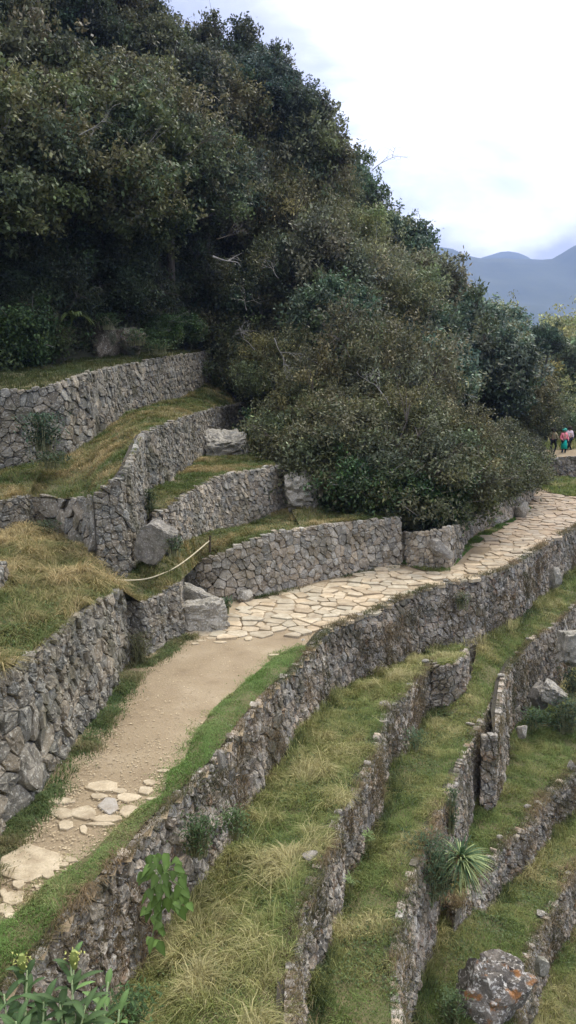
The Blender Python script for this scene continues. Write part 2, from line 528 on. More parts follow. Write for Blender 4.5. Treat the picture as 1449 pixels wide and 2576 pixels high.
def bases(tops, heights, batter=.07, side=1):
    tops = np.array(tops, float); hs = np.array(heights, float) if np.ndim(heights) else np.full(len(tops), heights)
    d = np.concatenate([[0], np.cumsum(np.linalg.norm(np.diff(tops[:, :2], axis=0), axis=1))])
    tx = np.gradient(tops[:, 0], d); ty = np.gradient(tops[:, 1], d); nr = np.hypot(tx, ty)
    out = tops.copy(); out[:, 0] += ty / nr * side * batter * hs; out[:, 1] -= tx / nr * side * batter * hs; out[:, 2] -= hs
    return out

def from_tops(spec, z):
    """spec: (px, py_top, py_base) with the top at level z (number or list)"""
    T = []; Hh = []
    for i, s in enumerate(spec):
        zz = z[i] if np.ndim(z) else z
        p = P(s[0], s[1], zz); T.append(p); Hh.append(p[2] - zfor(p[1], s[2]))
    return np.array(T), np.array(Hh)

def from_bases(spec, z):
    T = []; Hh = []
    for i, s in enumerate(spec):
        zz = z[i] if np.ndim(z) else z
        b = P(s[0], s[2], zz); t = b.copy(); t[2] = zfor(b[1], s[1]); T.append(t); Hh.append(t[2] - zz)
    return np.array(T), np.array(Hh)

def inpoly(x, y, poly):
    x = np.asarray(x); y = np.asarray(y); c = np.zeros(len(x), bool); n = len(poly)
    for i in range(n):
        x1, y1 = poly[i]; x2, y2 = poly[(i + 1) % n]
        k = ((y1 > y) != (y2 > y)) & (x < (x2 - x1) * (y - y1) / (y2 - y1 + 1e-12) + x1)
        c ^= k
    return c

# ------------------------------------------------------------------ boulders
def boulder_mesh(name, loc, dims, mat, rz=0, cuts=9, seed=1, rough=.05, tilt=(0, 0), keep=.72, flat=False, sub=4, block=0.0):
    import bmesh
    r = random.Random(seed)
    bm = bmesh.new(); bmesh.ops.create_icosphere(bm, subdivisions=sub, radius=1.0)
    V = np.array([v.co[:] for v in bm.verts])
    if block:
        for ax in range(3):
            for sg in (-1, 1):
                n = np.zeros(3); n[ax] = sg; n += np.array([r.gauss(0, .16) for _ in range(3)]); n /= np.linalg.norm(n)
                k = block * r.uniform(.88, 1.1); dd = V @ n; over = dd > k; V[over] -= np.outer(dd[over] - k, n) * .985
    for _ in range(int(cuts * 1.6) if not block else 4):
        n = np.array([r.gauss(0, 1), r.gauss(0, 1), r.gauss(0, .8)]); n /= np.linalg.norm(n)
        k = r.uniform(keep - .14, keep + .06) if not block else r.uniform(.68, .8)
        dd = V @ n; over = dd > k
        V[over] -= np.outer(dd[over] - k, n) * .97
    V += (fbm(V * 2.2 + seed, 4) * rough)[:, None] * V / (np.linalg.norm(V, axis=1)[:, None] + 1e-6)
    V += (fbm(V * 7 + seed, 3) * rough * .8)[:, None] * V
    if rough > .12: V -= (np.clip(.28 - np.abs(fbm(V * 2.6 + seed * 3, 3)), 0, 1) * .55)[:, None] * V
    V *= np.array(dims) / 2 / (block or max(.55, keep + .02))
    a, b = tilt
    Rx = np.array([[1, 0, 0], [0, math.cos(a), -math.sin(a)], [0, math.sin(a), math.cos(a)]])
    Ry = np.array([[math.cos(b), 0, math.sin(b)], [0, 1, 0], [-math.sin(b), 0, math.cos(b)]])
    Rz = np.array([[math.cos(rz), -math.sin(rz), 0], [math.sin(rz), math.cos(rz), 0], [0, 0, 1]])
    V = V @ (Rz @ Ry @ Rx).T
    for v, c in zip(bm.verts, V): v.co = c
    me = bpy.data.meshes.new(name); bm.to_mesh(me); bm.free()
    me.polygons.foreach_set('use_smooth', np.full(len(me.polygons), not flat))
    me.materials.append(mat)
    me.set_sharp_from_angle(angle=R(24))
    at = me.color_attributes.new('tint', 'FLOAT_COLOR', 'POINT')
    at.data.foreach_set('color', np.ones(len(me.vertices) * 4, np.float32))
    o = bpy.data.objects.new(name, me); COL.objects.link(o); o.location = loc
    return o
# ================================================================== TERRACES
# --- left wall beside the dirt path
WL1t, WL1h = from_bases([(-160, 1840, 2260), (0, 1697, 2060), (50, 1664, 2010), (95, 1640, 1960), (150, 1587, 1893), (215, 1532, 1805), (265, 1503, 1738), (312, 1478, 1670)], 0.0)
WL1t = extend(WL1t, 5); WL1h = np.concatenate([[WL1h[0]], WL1h])
L0 = 5 + 2.0
ATL = wall('terrace_wall', 'tall dark dry stone wall left of the bare dirt path, grass along its top', WL1t, WL1h, M_upper, size=0.259, ratio=.8, relief=.075,
     big=[(7.6, .55, .75), (11.2, 1.1, .42), (14.2, 1.05, .5), (15.2, .5, .4)],)
# return of that wall into the slope
c0 = WL1t[-1]
WL1r = np.array([c0 + [-.02, .25, -.05], c0 + [-.45, .9, -.25], c0 + [-.9, 1.6, -.4]])
wall('terrace_wall', 'short return wall turning in behind the end of the tall dark wall', WL1r[::-1], [1.2, 1.3, 1.6][::1], M_upper, size=0.216, side=-1)
WL2t, WL2h = from_bases([(362, 1512, 1650), (392, 1500, 1633), (420, 1482, 1615), (452, 1464, 1597)], 0.0)
wall('terrace_wall', 'low overgrown wall end between the dirt path and the split boulder', np.vstack([WL2t[0] + [-.9, .15, .05], WL2t]), np.concatenate([[WL2h[0]], WL2h]), M_upper, size=0.194)
# --- lower wall beside the paved path
WPt, WPh = from_bases([(468, 1446, 1498), (500, 1412, 1502), (560, 1388, 1508), (620, 1362, 1502), (690, 1337, 1487), (760, 1328, 1470), (850, 1313, 1447), (920, 1305, 1433), (1004, 1301, 1418)], 0.0)
wall('terrace_wall', 'light grey stone wall running beside the paved part of the path', np.vstack([WL2t[-1], WPt]), np.concatenate([[WL2h[-1]], WPh]), M_path_wall, size=0.245, ratio=.72, relief=.06,)
cW = WPt[-1]
WPrt = np.array([cW + [.0, .1, 0], cW + [-.25, 1.1, .0], cW + [-.4, 2.2, .1]])
wall('terrace_wall', 'end face of the light grey wall where it turns into the bushes', WPrt, [WPh[-1]] * 3, M_path_wall, size=0.216)
# recess with protruding stone, then the wall going up to the bend
WRct, WRch = from_bases([(985, 1335, 1400), (1040, 1340, 1424), (1085, 1335, 1434), (1125, 1326, 1428), (1154, 1320, 1404)], 0.0)
wall('terrace_wall', 'set back wall with one stone sticking out, under the big bush', WRct, WRch, M_path_wall, size=0.230, relief=.058, big=[(2.2, .75, .3)])
WFt, WFh = from_bases([(1157, 1318, 1392), (1175, 1305, 1352), (1200, 1293, 1338), (1240, 1272, 1322), (1275, 1256, 1310), (1300, 1248, 1295), (1330, 1232, 1262), (1345, 1210, 1236)], 0.0)
wall('terrace_wall', 'wall with a strip of short grass at its foot leading to the path bend', WFt, WFh, M_path_wall, size=0.216)

# --- valley side wall of the path
spec = [(90, 2392, 2700), (170, 2300, 2620), (250, 2212, 2520), (320, 2142, 2440), (370, 2077, 2370), (450, 1997, 2250), (500, 1952, 2180), (550, 1902, 2115), (600, 1827, 2045),
        (645, 1770, 1965), (680, 1732, 1905), (724, 1695, 1845), (775, 1640, 1798), (815, 1588, 1755), (875, 1558, 1713), (935, 1538, 1690), (1005, 1503, 1658), (1075, 1478, 1640),
        (1135, 1463, 1625), (1200, 1450, 1603), (1275, 1428, 1568), (1325, 1395, 1538), (1375, 1363, 1483), (1445, 1325, 1425), (1540, 1280, 1365), (1700, 1225, 1300)]
WRt, WRh = from_tops(spec, .05)
WRh = np.convolve(np.pad(WRh, 1, 'edge'), [.25, .5, .25], 'valid')
WRt = extend(WRt, 5, 0); WRh = np.concatenate([[WRh[0]], WRh])
AT1 = wall('terrace_wall', 'long curving retaining wall on the valley side of the path', WRt, WRh, M_lower, size=0.2, ratio=.85, relief=.0585, jag=.04, row_jit=.35, tintvar=.5, batter=.1, under=.3)
WRb = bases(WRt, WRh, .1)

# --- second wall (outer edge of the first lower terrace)
spec2 = [(738, 2500), (740, 2398), (750, 2313), (780, 2238), (800, 2193), (825, 2128), (855, 2048), (895, 1988), (925, 1933), (950, 1863), (975, 1783), (1015, 1748), (1045, 1708), (1088, 1657)]
W2t = np.array([P(a, b, -1.33 - .012 * i) for i, (a, b) in enumerate(spec2)])
W2t = extend(W2t, 5, 0)
W2h = np.linspace(1.3, 1.3, len(W2t)); W2h[-4:] = [1.3, 1.3, 1.25, 1.2]
AT2 = wall('terrace_wall', 'narrow second wall edging the tall yellow grass terrace', W2t, W2h, M_lower, size=0.166, ratio=.9, relief=.0585, jag=.045, row_jit=.35, tintvar=.5, batter=.1, under=.3)
W2b = bases(W2t, W2h, .1)
e0 = W2t[-1]
E = [P(1094, 1672, -1.45), P(1130, 1674, -1.42), P(1168, 1654, -1.4), P(1178, 1632, -1.4)]
Eh = [1.15, 1.1, .95, .7]
wall('terrace_wall', 'small end wall with stepping stones where the grass platform stops', [e0 + [.02, -.1, 0]] + E, [1.2] + Eh, M_lower, size=0.202, relief=.075, side=1)
Eb = bases(np.array(E), Eh, .1)

# --- third wall
spec3 = [(1000, 2500), (995, 2418), (1004, 2348), (1024, 2223), (1064, 2133), (1104, 2048), (1134, 1990), (1160, 1918), (1184, 1863), (1210, 1818), (1232, 1765), (1260, 1716)]
W3t = np.array([P(a, b, -2.62 + (.0 if i < 9 else .04 * (i - 8))) for i, (a, b) in enumerate(spec3)])
W3t = extend(W3t, 5, 0)
W3h = np.array([2.2, 2.2, 2.2, 2.2, 2.1, 2.0, 1.9, 1.8, 1.75, 1.75, 1.75, 1.7, 1.5])
AT3 = wall('terrace_wall', 'third wall down, brown and mossy, passing behind the spiky rosette plant', W3t, W3h, M_lower, size=0.180, ratio=.9, relief=.0585, jag=.04, row_jit=.35, tintvar=.48, batter=.1, under=.3)
W3b = bases(W3t, W3h, .1)
spec3b = [(1250, 1850), (1256, 1785), (1266, 1712), (1288, 1665), (1325, 1618), (1390, 1572), (1449, 1518), (1560, 1455)]
W3bt = np.array([P(a, b, -2.45 + .07 * i) for i, (a, b) in enumerate(spec3b)])
W3bh = np.array([1.85, 1.85, 1.85, 1.9, 2.0, 2.1, 2.1, 2.1])
AT3b = wall('terrace_wall', 'tan ended wall standing clear of a narrow dark slot', np.vstack([W3bt[0] + [-.36, .02, 0], W3bt]), np.concatenate([[W3bh[0]], W3bh]), M_lower, size=0.194, relief=.0585, jag=.045, row_jit=.35, tintvar=.48, batter=.1)
W3bb = bases(W3bt, W3bh, .1)

# --- fourth wall, fifth wall
spec4 = [(1150, 2290), (1195, 2215), (1224, 2178), (1254, 2125), (1319, 2078), (1369, 2003), (1439, 1943), (1560, 1850)]
W4t = np.array([P(a, b, -4.28) for a, b in spec4])
W4t = np.vstack([W3b[6] * [1, 1, 0] + [-.1, 0, -4.28], W4t])
W4h = np.array([.6, .75, .85, .95, 1.0, 1.0, 1.05, 1.1, 1.1])
AT4 = wall('terrace_wall', 'low rubble wall speckled pale grey, right of the spiky rosette', W4t, W4h, M_lower, size=0.173, relief=.075, jag=.045, row_jit=.4, tintvar=.5, batter=.15)
W4b = bases(W4t, W4h, .15)
spec5 = [(1290, 2620), (1302, 2500), (1324, 2408), (1354, 2338), (1394, 2273), (1449, 2173), (1560, 2080), (1700, 1980)]
W5t = np.array([P(a, b, -5.25) for a, b in spec5])
W5t = extend(W5t, 4, 0)
W5h = np.full(len(W5t), 1.15)
AT5 = wall('terrace_wall', 'lowest wall in the bottom right corner with a hole near its foot', W5t, W5h, M_lower, size=0.173, relief=.075, jag=.04, row_jit=.4, tintvar=.45, batter=.12)
W5b = bases(W5t, W5h, .12)

# --- floors of the lower terraces
T1 = loft('terrace_ground', WRb[:20], np.vstack([W2t, E]), 60, 10, M_soil, bump=.14)
up2 = np.vstack([W2b, Eb[:3], WRb[20:]])
lo2 = np.vstack([W3t, W3bt[3:]])
# match the two borders piecewise so the strip stays regular
T2a = loft('terrace_ground', W2b, W3t[:10], 60, 10, M_soil, bump=.14)
T2b = loft('terrace_ground', np.vstack([W2b[-1], Eb[:3], WRb[20:]]), np.vstack([W3t[9:], W3bt[3:]]), 50, 12, M_soil, bump=.16)
T3 = loft('terrace_ground', np.vstack([W3b[6:], W3bb[2:]]), np.vstack([W4t, extend(W4t, 0, 6)[-1]]), 50, 10, M_soil, bump=.15)
T4 = loft('terrace_ground', np.vstack([W3b[:7], W4b[1:]]), np.vstack([W5t]), 60, 10, M_soil, bump=.15)
T5 = loft('terrace_ground', W5b, W5b + np.array([4.0, -1.2, -.9]), 40, 10, M_soil, bump=.2)

# --- upper side: floors and walls
# UT1: between path side walls and the next wall up
BUTt = [(362, 1092, 25.0), (345, 1120, 23.4), (322, 1177, 21.2), (300, 1202, 20.5), (240, 1246, 20.2)]
Bt = np.array([D(a, b, y) for a, b, y in BUTt])
Bh = []
for p, pb in zip(Bt, (1292, 1360, 1428, 1432, 1440)): Bh.append(p[2] - zfor(p[1], pb))
Bh = np.array(Bh)
# upper wall three: buttress + wall running to the trees
WU3 = [(360, 1092, 25.2), (385, 1078, 26.0), (415, 1066, 27.2), (450, 1052, 29.5), (500, 1036, 33.5), (545, 1024, 38.0), (590, 1016, 42.5), (640, 1008, 48)]
WU3t = np.array([D(a, b, y) for a, b, y in WU3])
WU3h = np.array([p[2] - zfor(p[1], pb) for p, pb in zip(WU3t, (1230, 1218, 1205, 1182, 1142, 1118, 1093, 1075))])
full3 = np.vstack([Bt[::-1][:-1], WU3t]); full3h = np.concatenate([Bh[::-1][:-1], WU3h])
wall('terrace_wall', 'tall buttress corner and long grey wall of the middle upper terrace', full3, full3h, M_upper, size=0.202, relief=.06, jag=.04, tintvar=.3)
# recessed block wall left of the buttress
REC = [(0, 1262, 22.6), (62, 1244, 23.2), (78, 1246, 23.9), (145, 1250, 23.6), (222, 1250, 22.2), (240, 1250, 20.6)]
Rt = np.array([D(a, b, y) for a, b, y in REC])
Rh = np.array([p[2] - zfor(p[1], pb) for p, pb in zip(Rt, (1345, 1322, 1330, 1345, 1372, 1430))])
Rt2 = extend(Rt[:3], 6, 0)
wall('terrace_wall', 'wall of large flat faced blocks set back left of the buttress', Rt[2:], Rh[2:], M_upper, size=0.468, ratio=.5, relief=.06, big=[(.6, .75, .5), (1.6, .8, .5), (1.2, .3, .4)])
wall('terrace_wall', 'rough wall at the left edge beside the large flat faced blocks', Rt2, [Rh[0], Rh[0], Rh[1], Rh[2]], M_upper, size=0.187)
# stub wall at the far left of the hay coloured mound
stub = np.array([P(-90, 1500, 2.6), P(-30, 1470, 2.6), P(14, 1412, 2.6)]); 
wall('terrace_wall', 'bit of dark wall just showing at the left edge beside the dry grass mound', stub, [1.0, .9, .8], M_upper, size=0.173)

# wall two: rope terrace back wall
WU2 = [(390, 1292, 22.6), (435, 1266, 23.2), (480, 1232, 24.8), (530, 1206, 26.8), (580, 1190, 28.0), (625, 1182, 29.0), (690, 1170, 30.0), (722, 1190, 30.6)]
WU2t = np.array([D(a, b, y) for a, b, y in WU2])
WU2h = np.array([p[2] - zfor(p[1], pb) for p, pb in zip(WU2t, (1352, 1349, 1343, 1337, 1325, 1310, 1283, 1270))])
wall('terrace_wall', 'wall above the rope between the tilted slab and the pitted rock', WU2t, WU2h, M_path_wall, size=0.194, relief=.058, jag=.04)

wall('terrace_wall', 'short wall end closing the middle terrace above the tilted slab', np.vstack([D(350, 1296, 23.9), WU2t[0] + [0, .02, 0]]), [1.5, WU2h[0] + .5], M_upper, size=.2)
WU4 = [(-220, 1000, 25.5), (0, 980, 27.0), (80, 978, 27.3), (150, 962, 28.0), (215, 936, 29.5), (305, 918, 34.0), (400, 900, 37.5), (450, 892, 40), (500, 885, 43.5), (560, 880, 48)]
WU4t = np.array([D(a, b, y) for a, b, y in WU4])
WU4h = np.array([p[2] - zfor(p[1], pb) for p, pb in zip(WU4t, (1215, 1178, 1164, 1140, 1106, 1037, 1010, 1000, 967, 945))])
wall('terrace_wall', 'highest wall with the largest blocks, just below the dark forest', WU4t, WU4h, M_upper, size=0.259, relief=.06, jag=.04, big=[(3.2, 1.5, .55), (4.6, .6, .5), (5.6, 1.3, .45), (6.6, .7, .6), (7.5, 1.4, .4), (8.3, .8, .4)])
WU3b = bases(full3, full3h); WU4b = bases(WU4t, WU4h); WU2b = bases(WU2t, WU2h); RECb = bases(Rt[2:], Rh[2:]); R2b = bases(Rt2, np.array([Rh[0], Rh[0], Rh[1], Rh[2]]))

UT1a = loft('terrace_ground', np.vstack([R2b, RECb[1:-1], WU3b[0]]), np.vstack([WL1t]), 110, 16, M_soil, bump=.28, sag=.12)
UT1b = loft('terrace_ground', np.vstack([WU3b[0], WU3b[2], P(345, 1410, 1.75), P(432, 1395, 1.72), WU2b[2:]]), np.vstack([WL1t[-1], WL2t, WPt[1:], cW + [0, .2, 0]]), 60, 12, M_soil, bump=.12)
endU2 = np.vstack([full3[:2]])
UT2 = loft('terrace_ground', np.vstack([WU3b[4:]]), np.vstack([WU2t]), 50, 10, M_soil, bump=.15)
UT3 = loft('terrace_ground', WU4b, np.vstack([Rt2, Rt[3:-1], full3]), 150, 14, M_soil, bump=.2, sag=.05)

# --- forest foot line and hill
FOOT = [(-700, 900, 26), (-300, 915, 30), (0, 935, 33.5), (100, 925, 34.5), (200, 905, 36), (320, 893, 38), (430, 882, 42), (520, 885, 47), (590, 940, 48), (632, 1010, 46), (652, 1090, 41), (690, 1160, 35), (740, 1225, 32.5), (830, 1272, 31.2),
        (920, 1300, 30.0), (1000, 1305, 29.6), (1080, 1322, 31.0), (1150, 1315, 33), (1210, 1285, 36), (1280, 1255, 40), (1335, 1228, 45), (1355, 1190, 52), (1368, 1150, 60), (1385, 1118, 72), (1420, 1085, 90)]
Fp = np.array([D(a, b, y) for a, b, y in FOOT])
CREST = [(-700, -420, 50), (-300, -330, 54), (0, -160, 57), (150, -40, 58), (300, 145, 59), (430, 275, 60), (520, 310, 62), (620, 340, 64), (700, 425, 65), (760, 505, 66), (820, 565, 68), (880, 635, 70), (940, 705, 72), (990, 810, 74), (1040, 895, 76), (1100, 915, 78), (1160, 927, 80), (1220, 967, 82), (1270, 962, 84), (1310, 982, 86), (1340, 1020, 88), (1360, 1025, 90), (1375, 1035, 93), (1385, 1080, 97), (1400, 1100, 104)]
Cp = np.array([D(a, b, y) for a, b, y in CREST])
NU, NV = 150, 60
Fr = resample(Fp, NU)
# crest resampled with matching parameter
dF = np.concatenate([[0], np.cumsum(np.linalg.norm(np.diff(Fp[:, :2], axis=0), axis=1))])
tF = np.linspace(0, dF[-1], NU)
Cr = np.stack([np.interp(tF, dF, Cp[:, k]) for k in range(3)], 1)
for _ in range(6): Cr[1:-1] = (Cr[:-2] + 2 * Cr[1:-1] + Cr[2:]) / 4
tv = np.linspace(0, 1, NV)
G = np.zeros((NU, NV + 14, 3))
for j, t in enumerate(tv):
    G[:, j, :2] = Fr[:, :2] * (1 - t) + Cr[:, :2] * t
    s = t * .85 + .15 * (1 - (1 - t) ** 2)
    G[:, j, 2] = Fr[:, 2] * (1 - s) + Cr[:, 2] * s
out_dir = Cr[:, :2] - Fr[:, :2]; out_dir /= np.linalg.norm(out_dir, axis=1)[:, None]
for j in range(14):
    q = (j + 1) / 14
    G[:, NV + j, :2] = Cr[:, :2] + out_dir * 120 * q
    G[:, NV + j, 2] = Cr[:, 2] + 6 * q - 150 * q * q
hv = G.reshape(-1, 3).copy()
tt = np.tile(np.arange(NV + 14), NU)
amp = np.clip(tt / 8.0, 0, 1) * np.clip((NV - tt) / 10 + .35, .35, 1)
hv[:, 2] += amp * (1.5 * fbm(hv * [.09, .09, 0], 3) + .5 * fbm(hv * [.4, .4, 0] + 9, 2))
ii = np.arange(NU * (NV + 14)).reshape(NU, NV + 14)
hq = np.stack([ii[:-1, :-1], ii[1:, :-1], ii[1:, 1:], ii[:-1, 1:]], -1).reshape(-1, 4)
if np.cross(hv[hq[:, 1]] - hv[hq[:, 0]], hv[hq[:, 3]] - hv[hq[:, 0]])[:, 2].sum() < 0: hq = hq[:, ::-1]
tag(mesh_np('hillside', hv, [hq], M_forest, smooth=True), kind='structure')
HG = hv.reshape(NU, NV + 14, 3)
hill_front = Surf(); hill_front.V = hv; hill_front.Q = ii[:-1, :NV - 1].ravel()
hill_front.Q = np.stack([ii[:-1, :NV - 1], ii[1:, :NV - 1], ii[1:, 1:NV], ii[:-1, 1:NV]], -1).reshape(-1, 4)

def back_strip(A, idx0, idx1, name='terrace_ground', **k):
    return loft(name, A, Fr[idx0:idx1] if idx1 > idx0 else Fr[idx1:idx0][::-1], 40, 8, M_soil, **k)
def foot_between(x0, x1):
    a = int(np.interp(np.interp(x0, [f[0] for f in FOOT], dF), tF, np.arange(NU))); b = int(np.interp(np.interp(x1, [f[0] for f in FOOT], dF), tF, np.arange(NU)))
    return a, b + 1
a, b = foot_between(-300, 560)
UT4 = loft('terrace_ground', Fr[a:b] + [0, 0, .06], WU4t, 50, 8, M_soil, bump=.12)
a, b = foot_between(575, 652)
UTx = loft('terrace_ground', Fr[a:b] + [0, 0, .02], np.vstack([WU3t[-2:], WU3b[-2:]]), 16, 5, M_forest, bump=.1)
a, b = foot_between(652, 740)
UTy = loft('terrace_ground', Fr[a:b] + [0, 0, .03], np.vstack([WU3b[-1], WU2t[-2:], WU2b[-1]]), 16, 5, M_soil, bump=.1)
a, b = foot_between(735, 1010)
UTz = loft('terrace_ground', Fr[a:b] + [0, .1, .05], np.vstack([WU2b[-1], WPt[-4:]]), 20, 6, M_soil, bump=.1)
a, b = foot_between(985, 1345)
UTw = loft('terrace_ground', Fr[a:b] + [0, .1, .03], np.vstack([cW, WRct, WFt]), 30, 5, M_forest, bump=.1)

# --- path
PLx = np.vstack([WL1t * [1, 1, 0], WL2t * [1, 1, 0], P(455, 1590, 0), P(560, 1512, 0), WPt[3:] * [1, 1, 0], WRct[1:] * [1, 1, 0], WFt * [1, 1, 0], P(1345, 1223, 0), P(1372, 1239, 0), P(1410, 1247, 0), P(1449, 1252, 0), P(1600, 1262, 0)])
PRx = np.vstack([WRt * [1, 1, 0]])
pathpoly = [tuple(p[:2]) for p in PLx] + [tuple(p[:2]) for p in PRx[::-1]]
xs = [p[0] for p in pathpoly]; ys = [p[1] for p in pathpoly]
gx, gy = np.meshgrid(np.arange(-8, 26, .16), np.arange(-2, 60, .16), indexing='ij')
pv = np.stack([gx.ravel(), gy.ravel(), np.zeros(gx.size)], 1)
pv[:, 2] = .03 * fbm(pv * [.8, .8, 0], 3)
ins = inpoly(pv[:, 0], pv[:, 1], pathpoly).reshape(gx.shape)
# grow the mask a little so it meets the walls
g2 = ins.copy()
for _ in range(1):
    g3 = g2.copy(); g3[1:] |= g2[:-1]; g3[:-1] |= g2[1:]; g3[:, 1:] |= g2[:, :-1]; g3[:, :-1] |= g2[:, 1:]; g2 = g3
pi_ = np.arange(gx.size).reshape(gx.shape)
ok = g2[:-1, :-1] & g2[1:, :-1] & g2[1:, 1:] & g2[:-1, 1:]
pq = np.stack([pi_[:-1, :-1], pi_[1:, :-1], pi_[1:, 1:], pi_[:-1, 1:]], -1)[ok]
used = np.unique(pq); remap = -np.ones(gx.size, int); remap[used] = np.arange(len(used))
tag(mesh_np('path', pv[used], [remap[pq]], M_dirt, smooth=True), kind='structure')

# paving of fitted flagstones
edge = [(455, 1590), (560, 1612), (640, 1603), (735, 1606), (795, 1598), (880, 1567), (935, 1545), (1005, 1512), (1075, 1486), (1135, 1471), (1200, 1458), (1275, 1435), (1325, 1402), (1375, 1370), (1445, 1332), (1520, 1290), (1560, 1262), (1449, 1250), (1385, 1238), (1352, 1222), (1338, 1232),
        (1345, 1265), (1335, 1285), (1290, 1310), (1245, 1335), (1215, 1352), (1190, 1378), (1165, 1405), (1140, 1432), (1085, 1443), (1030, 1436), (985, 1424), (920, 1440), (850, 1455), (750, 1478), (680, 1500), (640, 1515), (590, 1532), (575, 1560), (565, 1588)]
epoly = [tuple(P(a, b, 0)[:2]) for a, b in edge]
seeds = []
y = 16.0
while y < 50:
    x = -4.0
    while x < 22:
        s = .42 * random.uniform(.6, 1.5); seeds.append((x + random.uniform(-.12, .12), y + random.uniform(-.14, .14))); x += s
    y += .36
sm = inpoly([s[0] for s in seeds], [s[1] for s in seeds], epoly)
fm = MB()
brown = [tuple(P(a, b, 0)[:2]) for a, b in [(1150, 1425), (1190, 1378), (1225, 1365), (1240, 1385), (1200, 1405), (1175, 1425)]]
for (s, pl, k) in zip(seeds, voronoi(seeds, 1.5), sm):
    if not k or len(pl) < 3: continue
    if inpoly([s[0]], [s[1]], brown)[0] and random.random() < .8: continue
    if random.random() < (.14 if s[1] < 19.8 else .03): continue
    sh = shrink(pl, random.choice((.008, .014, .022, .04)), .1)
    if sh is None: continue
    n = len(sh); cx = sum(p[0] for p in sh) / n; cy = sum(p[1] for p in sh) / n
    h = random.uniform(.012, .07); a1, a2 = random.uniform(-.05, .05), random.uniform(-.03, .03)
    vs = [(p[0], p[1], -.05) for p in sh] + [(p[0], p[1], h - .008 + a1 * (p[0] - cx) + a2 * (p[1] - cy)) for p in sh] + [(cx + (p[0] - cx) * .9, cy + (p[1] - cy) * .9, h + a1 * (p[0] - cx) + a2 * (p[1] - cy)) for p in sh]
    fs = [[r * n + i, r * n + (i + 1) % n, (r + 1) * n + (i + 1) % n, (r + 1) * n + i] for r in range(2) for i in range(n)] + [[2 * n + i for i in range(n)]]
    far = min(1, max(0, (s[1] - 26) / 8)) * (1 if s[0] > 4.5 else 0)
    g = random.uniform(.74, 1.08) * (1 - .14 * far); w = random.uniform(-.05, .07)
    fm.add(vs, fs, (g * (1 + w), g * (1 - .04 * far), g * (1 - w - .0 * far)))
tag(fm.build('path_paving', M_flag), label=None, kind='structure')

# slabs set into the dirt near the photographer
SL = [(520, 820, 165, 52), (310, 890, 125, 34), (500, 866, 90, 26), (645, 872, 112, 40), (555, 908, 100, 85), (735, 836, 82, 42), (755, 796, 62, 24), (425, 950, 132, 62), (312, 950, 128, 50), (648, 940, 98, 62),
      (540, 980, 152, 34), (330, 1010, 82, 46), (420, 1032, 42, 42), (500, 1006, 150, 18), (828, 738, 85, 15), (770, 878, 62, 15), (140, 1205, 305, 155), (240, 1262, 66, 46), (345, 1186, 88, 30), (318, 1212, 52, 20),
      (95, 1312, 62, 42), (60, 1382, 102, 62), (25, 1432, 90, 62), (20, 1352, 40, 42), (104, 1360, 42, 30), (50, 1474, 62, 30), (75, 955, 28, 10), (312, 826, 52, 10), (600, 838, 70, 22), (285, 1236, 30, 14), (190, 1322, 30, 16)]
# second small patch where the paving peters out
SL += [(925, 40, 60, 16), (1000, 36, 50, 12), (950, 62, 70, 14), (870, 70, 40, 10), (1010, 80, 60, 12), (1060, 70, 50, 14), (1110, 90, 60, 10), (900, 92, 40, 10), (985, 98, 40, 8), (1250, 72, 40, 18), (1130, 60, 50, 14), (1200, 50, 60, 14), (1375, 155, 50, 8)]
sb = MB()
for i, (zx, zy, w, h) in enumerate(SL):
    px, py, hw, hh = zx / 2, 1572 + zy / 2, w / 4, h / 4
    n = random.choice((5, 6, 6, 7)); hw *= 1.15; hh *= 1.15; ph = random.random() * 6
    pts = []
    for k in range(n):
        an = ph + 2 * math.pi * k / n + random.uniform(-.22, .22)
        rr = random.uniform(.8, 1.18)
        pts.append(P(px + math.cos(an) * hw * rr, py + math.sin(an) * hh * rr, .0)[:2])
    if sum(pts[k][0] * pts[(k + 1) % n][1] - pts[(k + 1) % n][0] * pts[k][1] for k in range(n)) < 0: pts = pts[::-1]
    pts = [tuple(p) for p in pts]
    sh = shrink(pts, .0, .08)
    if not sh: continue
    n = len(sh); cx = sum(p[0] for p in sh) / n; cy = sum(p[1] for p in sh) / n
    hh_ = random.uniform(.018, .034)
    vs = [(p[0], p[1], -.05) for p in sh] + [(p[0], p[1], hh_ - .009) for p in sh] + [(cx + (p[0] - cx) * .93, cy + (p[1] - cy) * .93, hh_) for p in sh]
    fs = [[r * n + q, r * n + (q + 1) % n, (r + 1) * n + (q + 1) % n, (r + 1) * n + q] for r in range(2) for q in range(n)] + [[2 * n + q for q in range(n)]]
    g = random.uniform(.9, 1.1); c = (g * 1.02, g, g * .97) if i not in (4,) else (.75, .8, .95)
    sb.add(vs, fs, c)
tag(sb.build('path_slabs', M_flag), kind='structure')

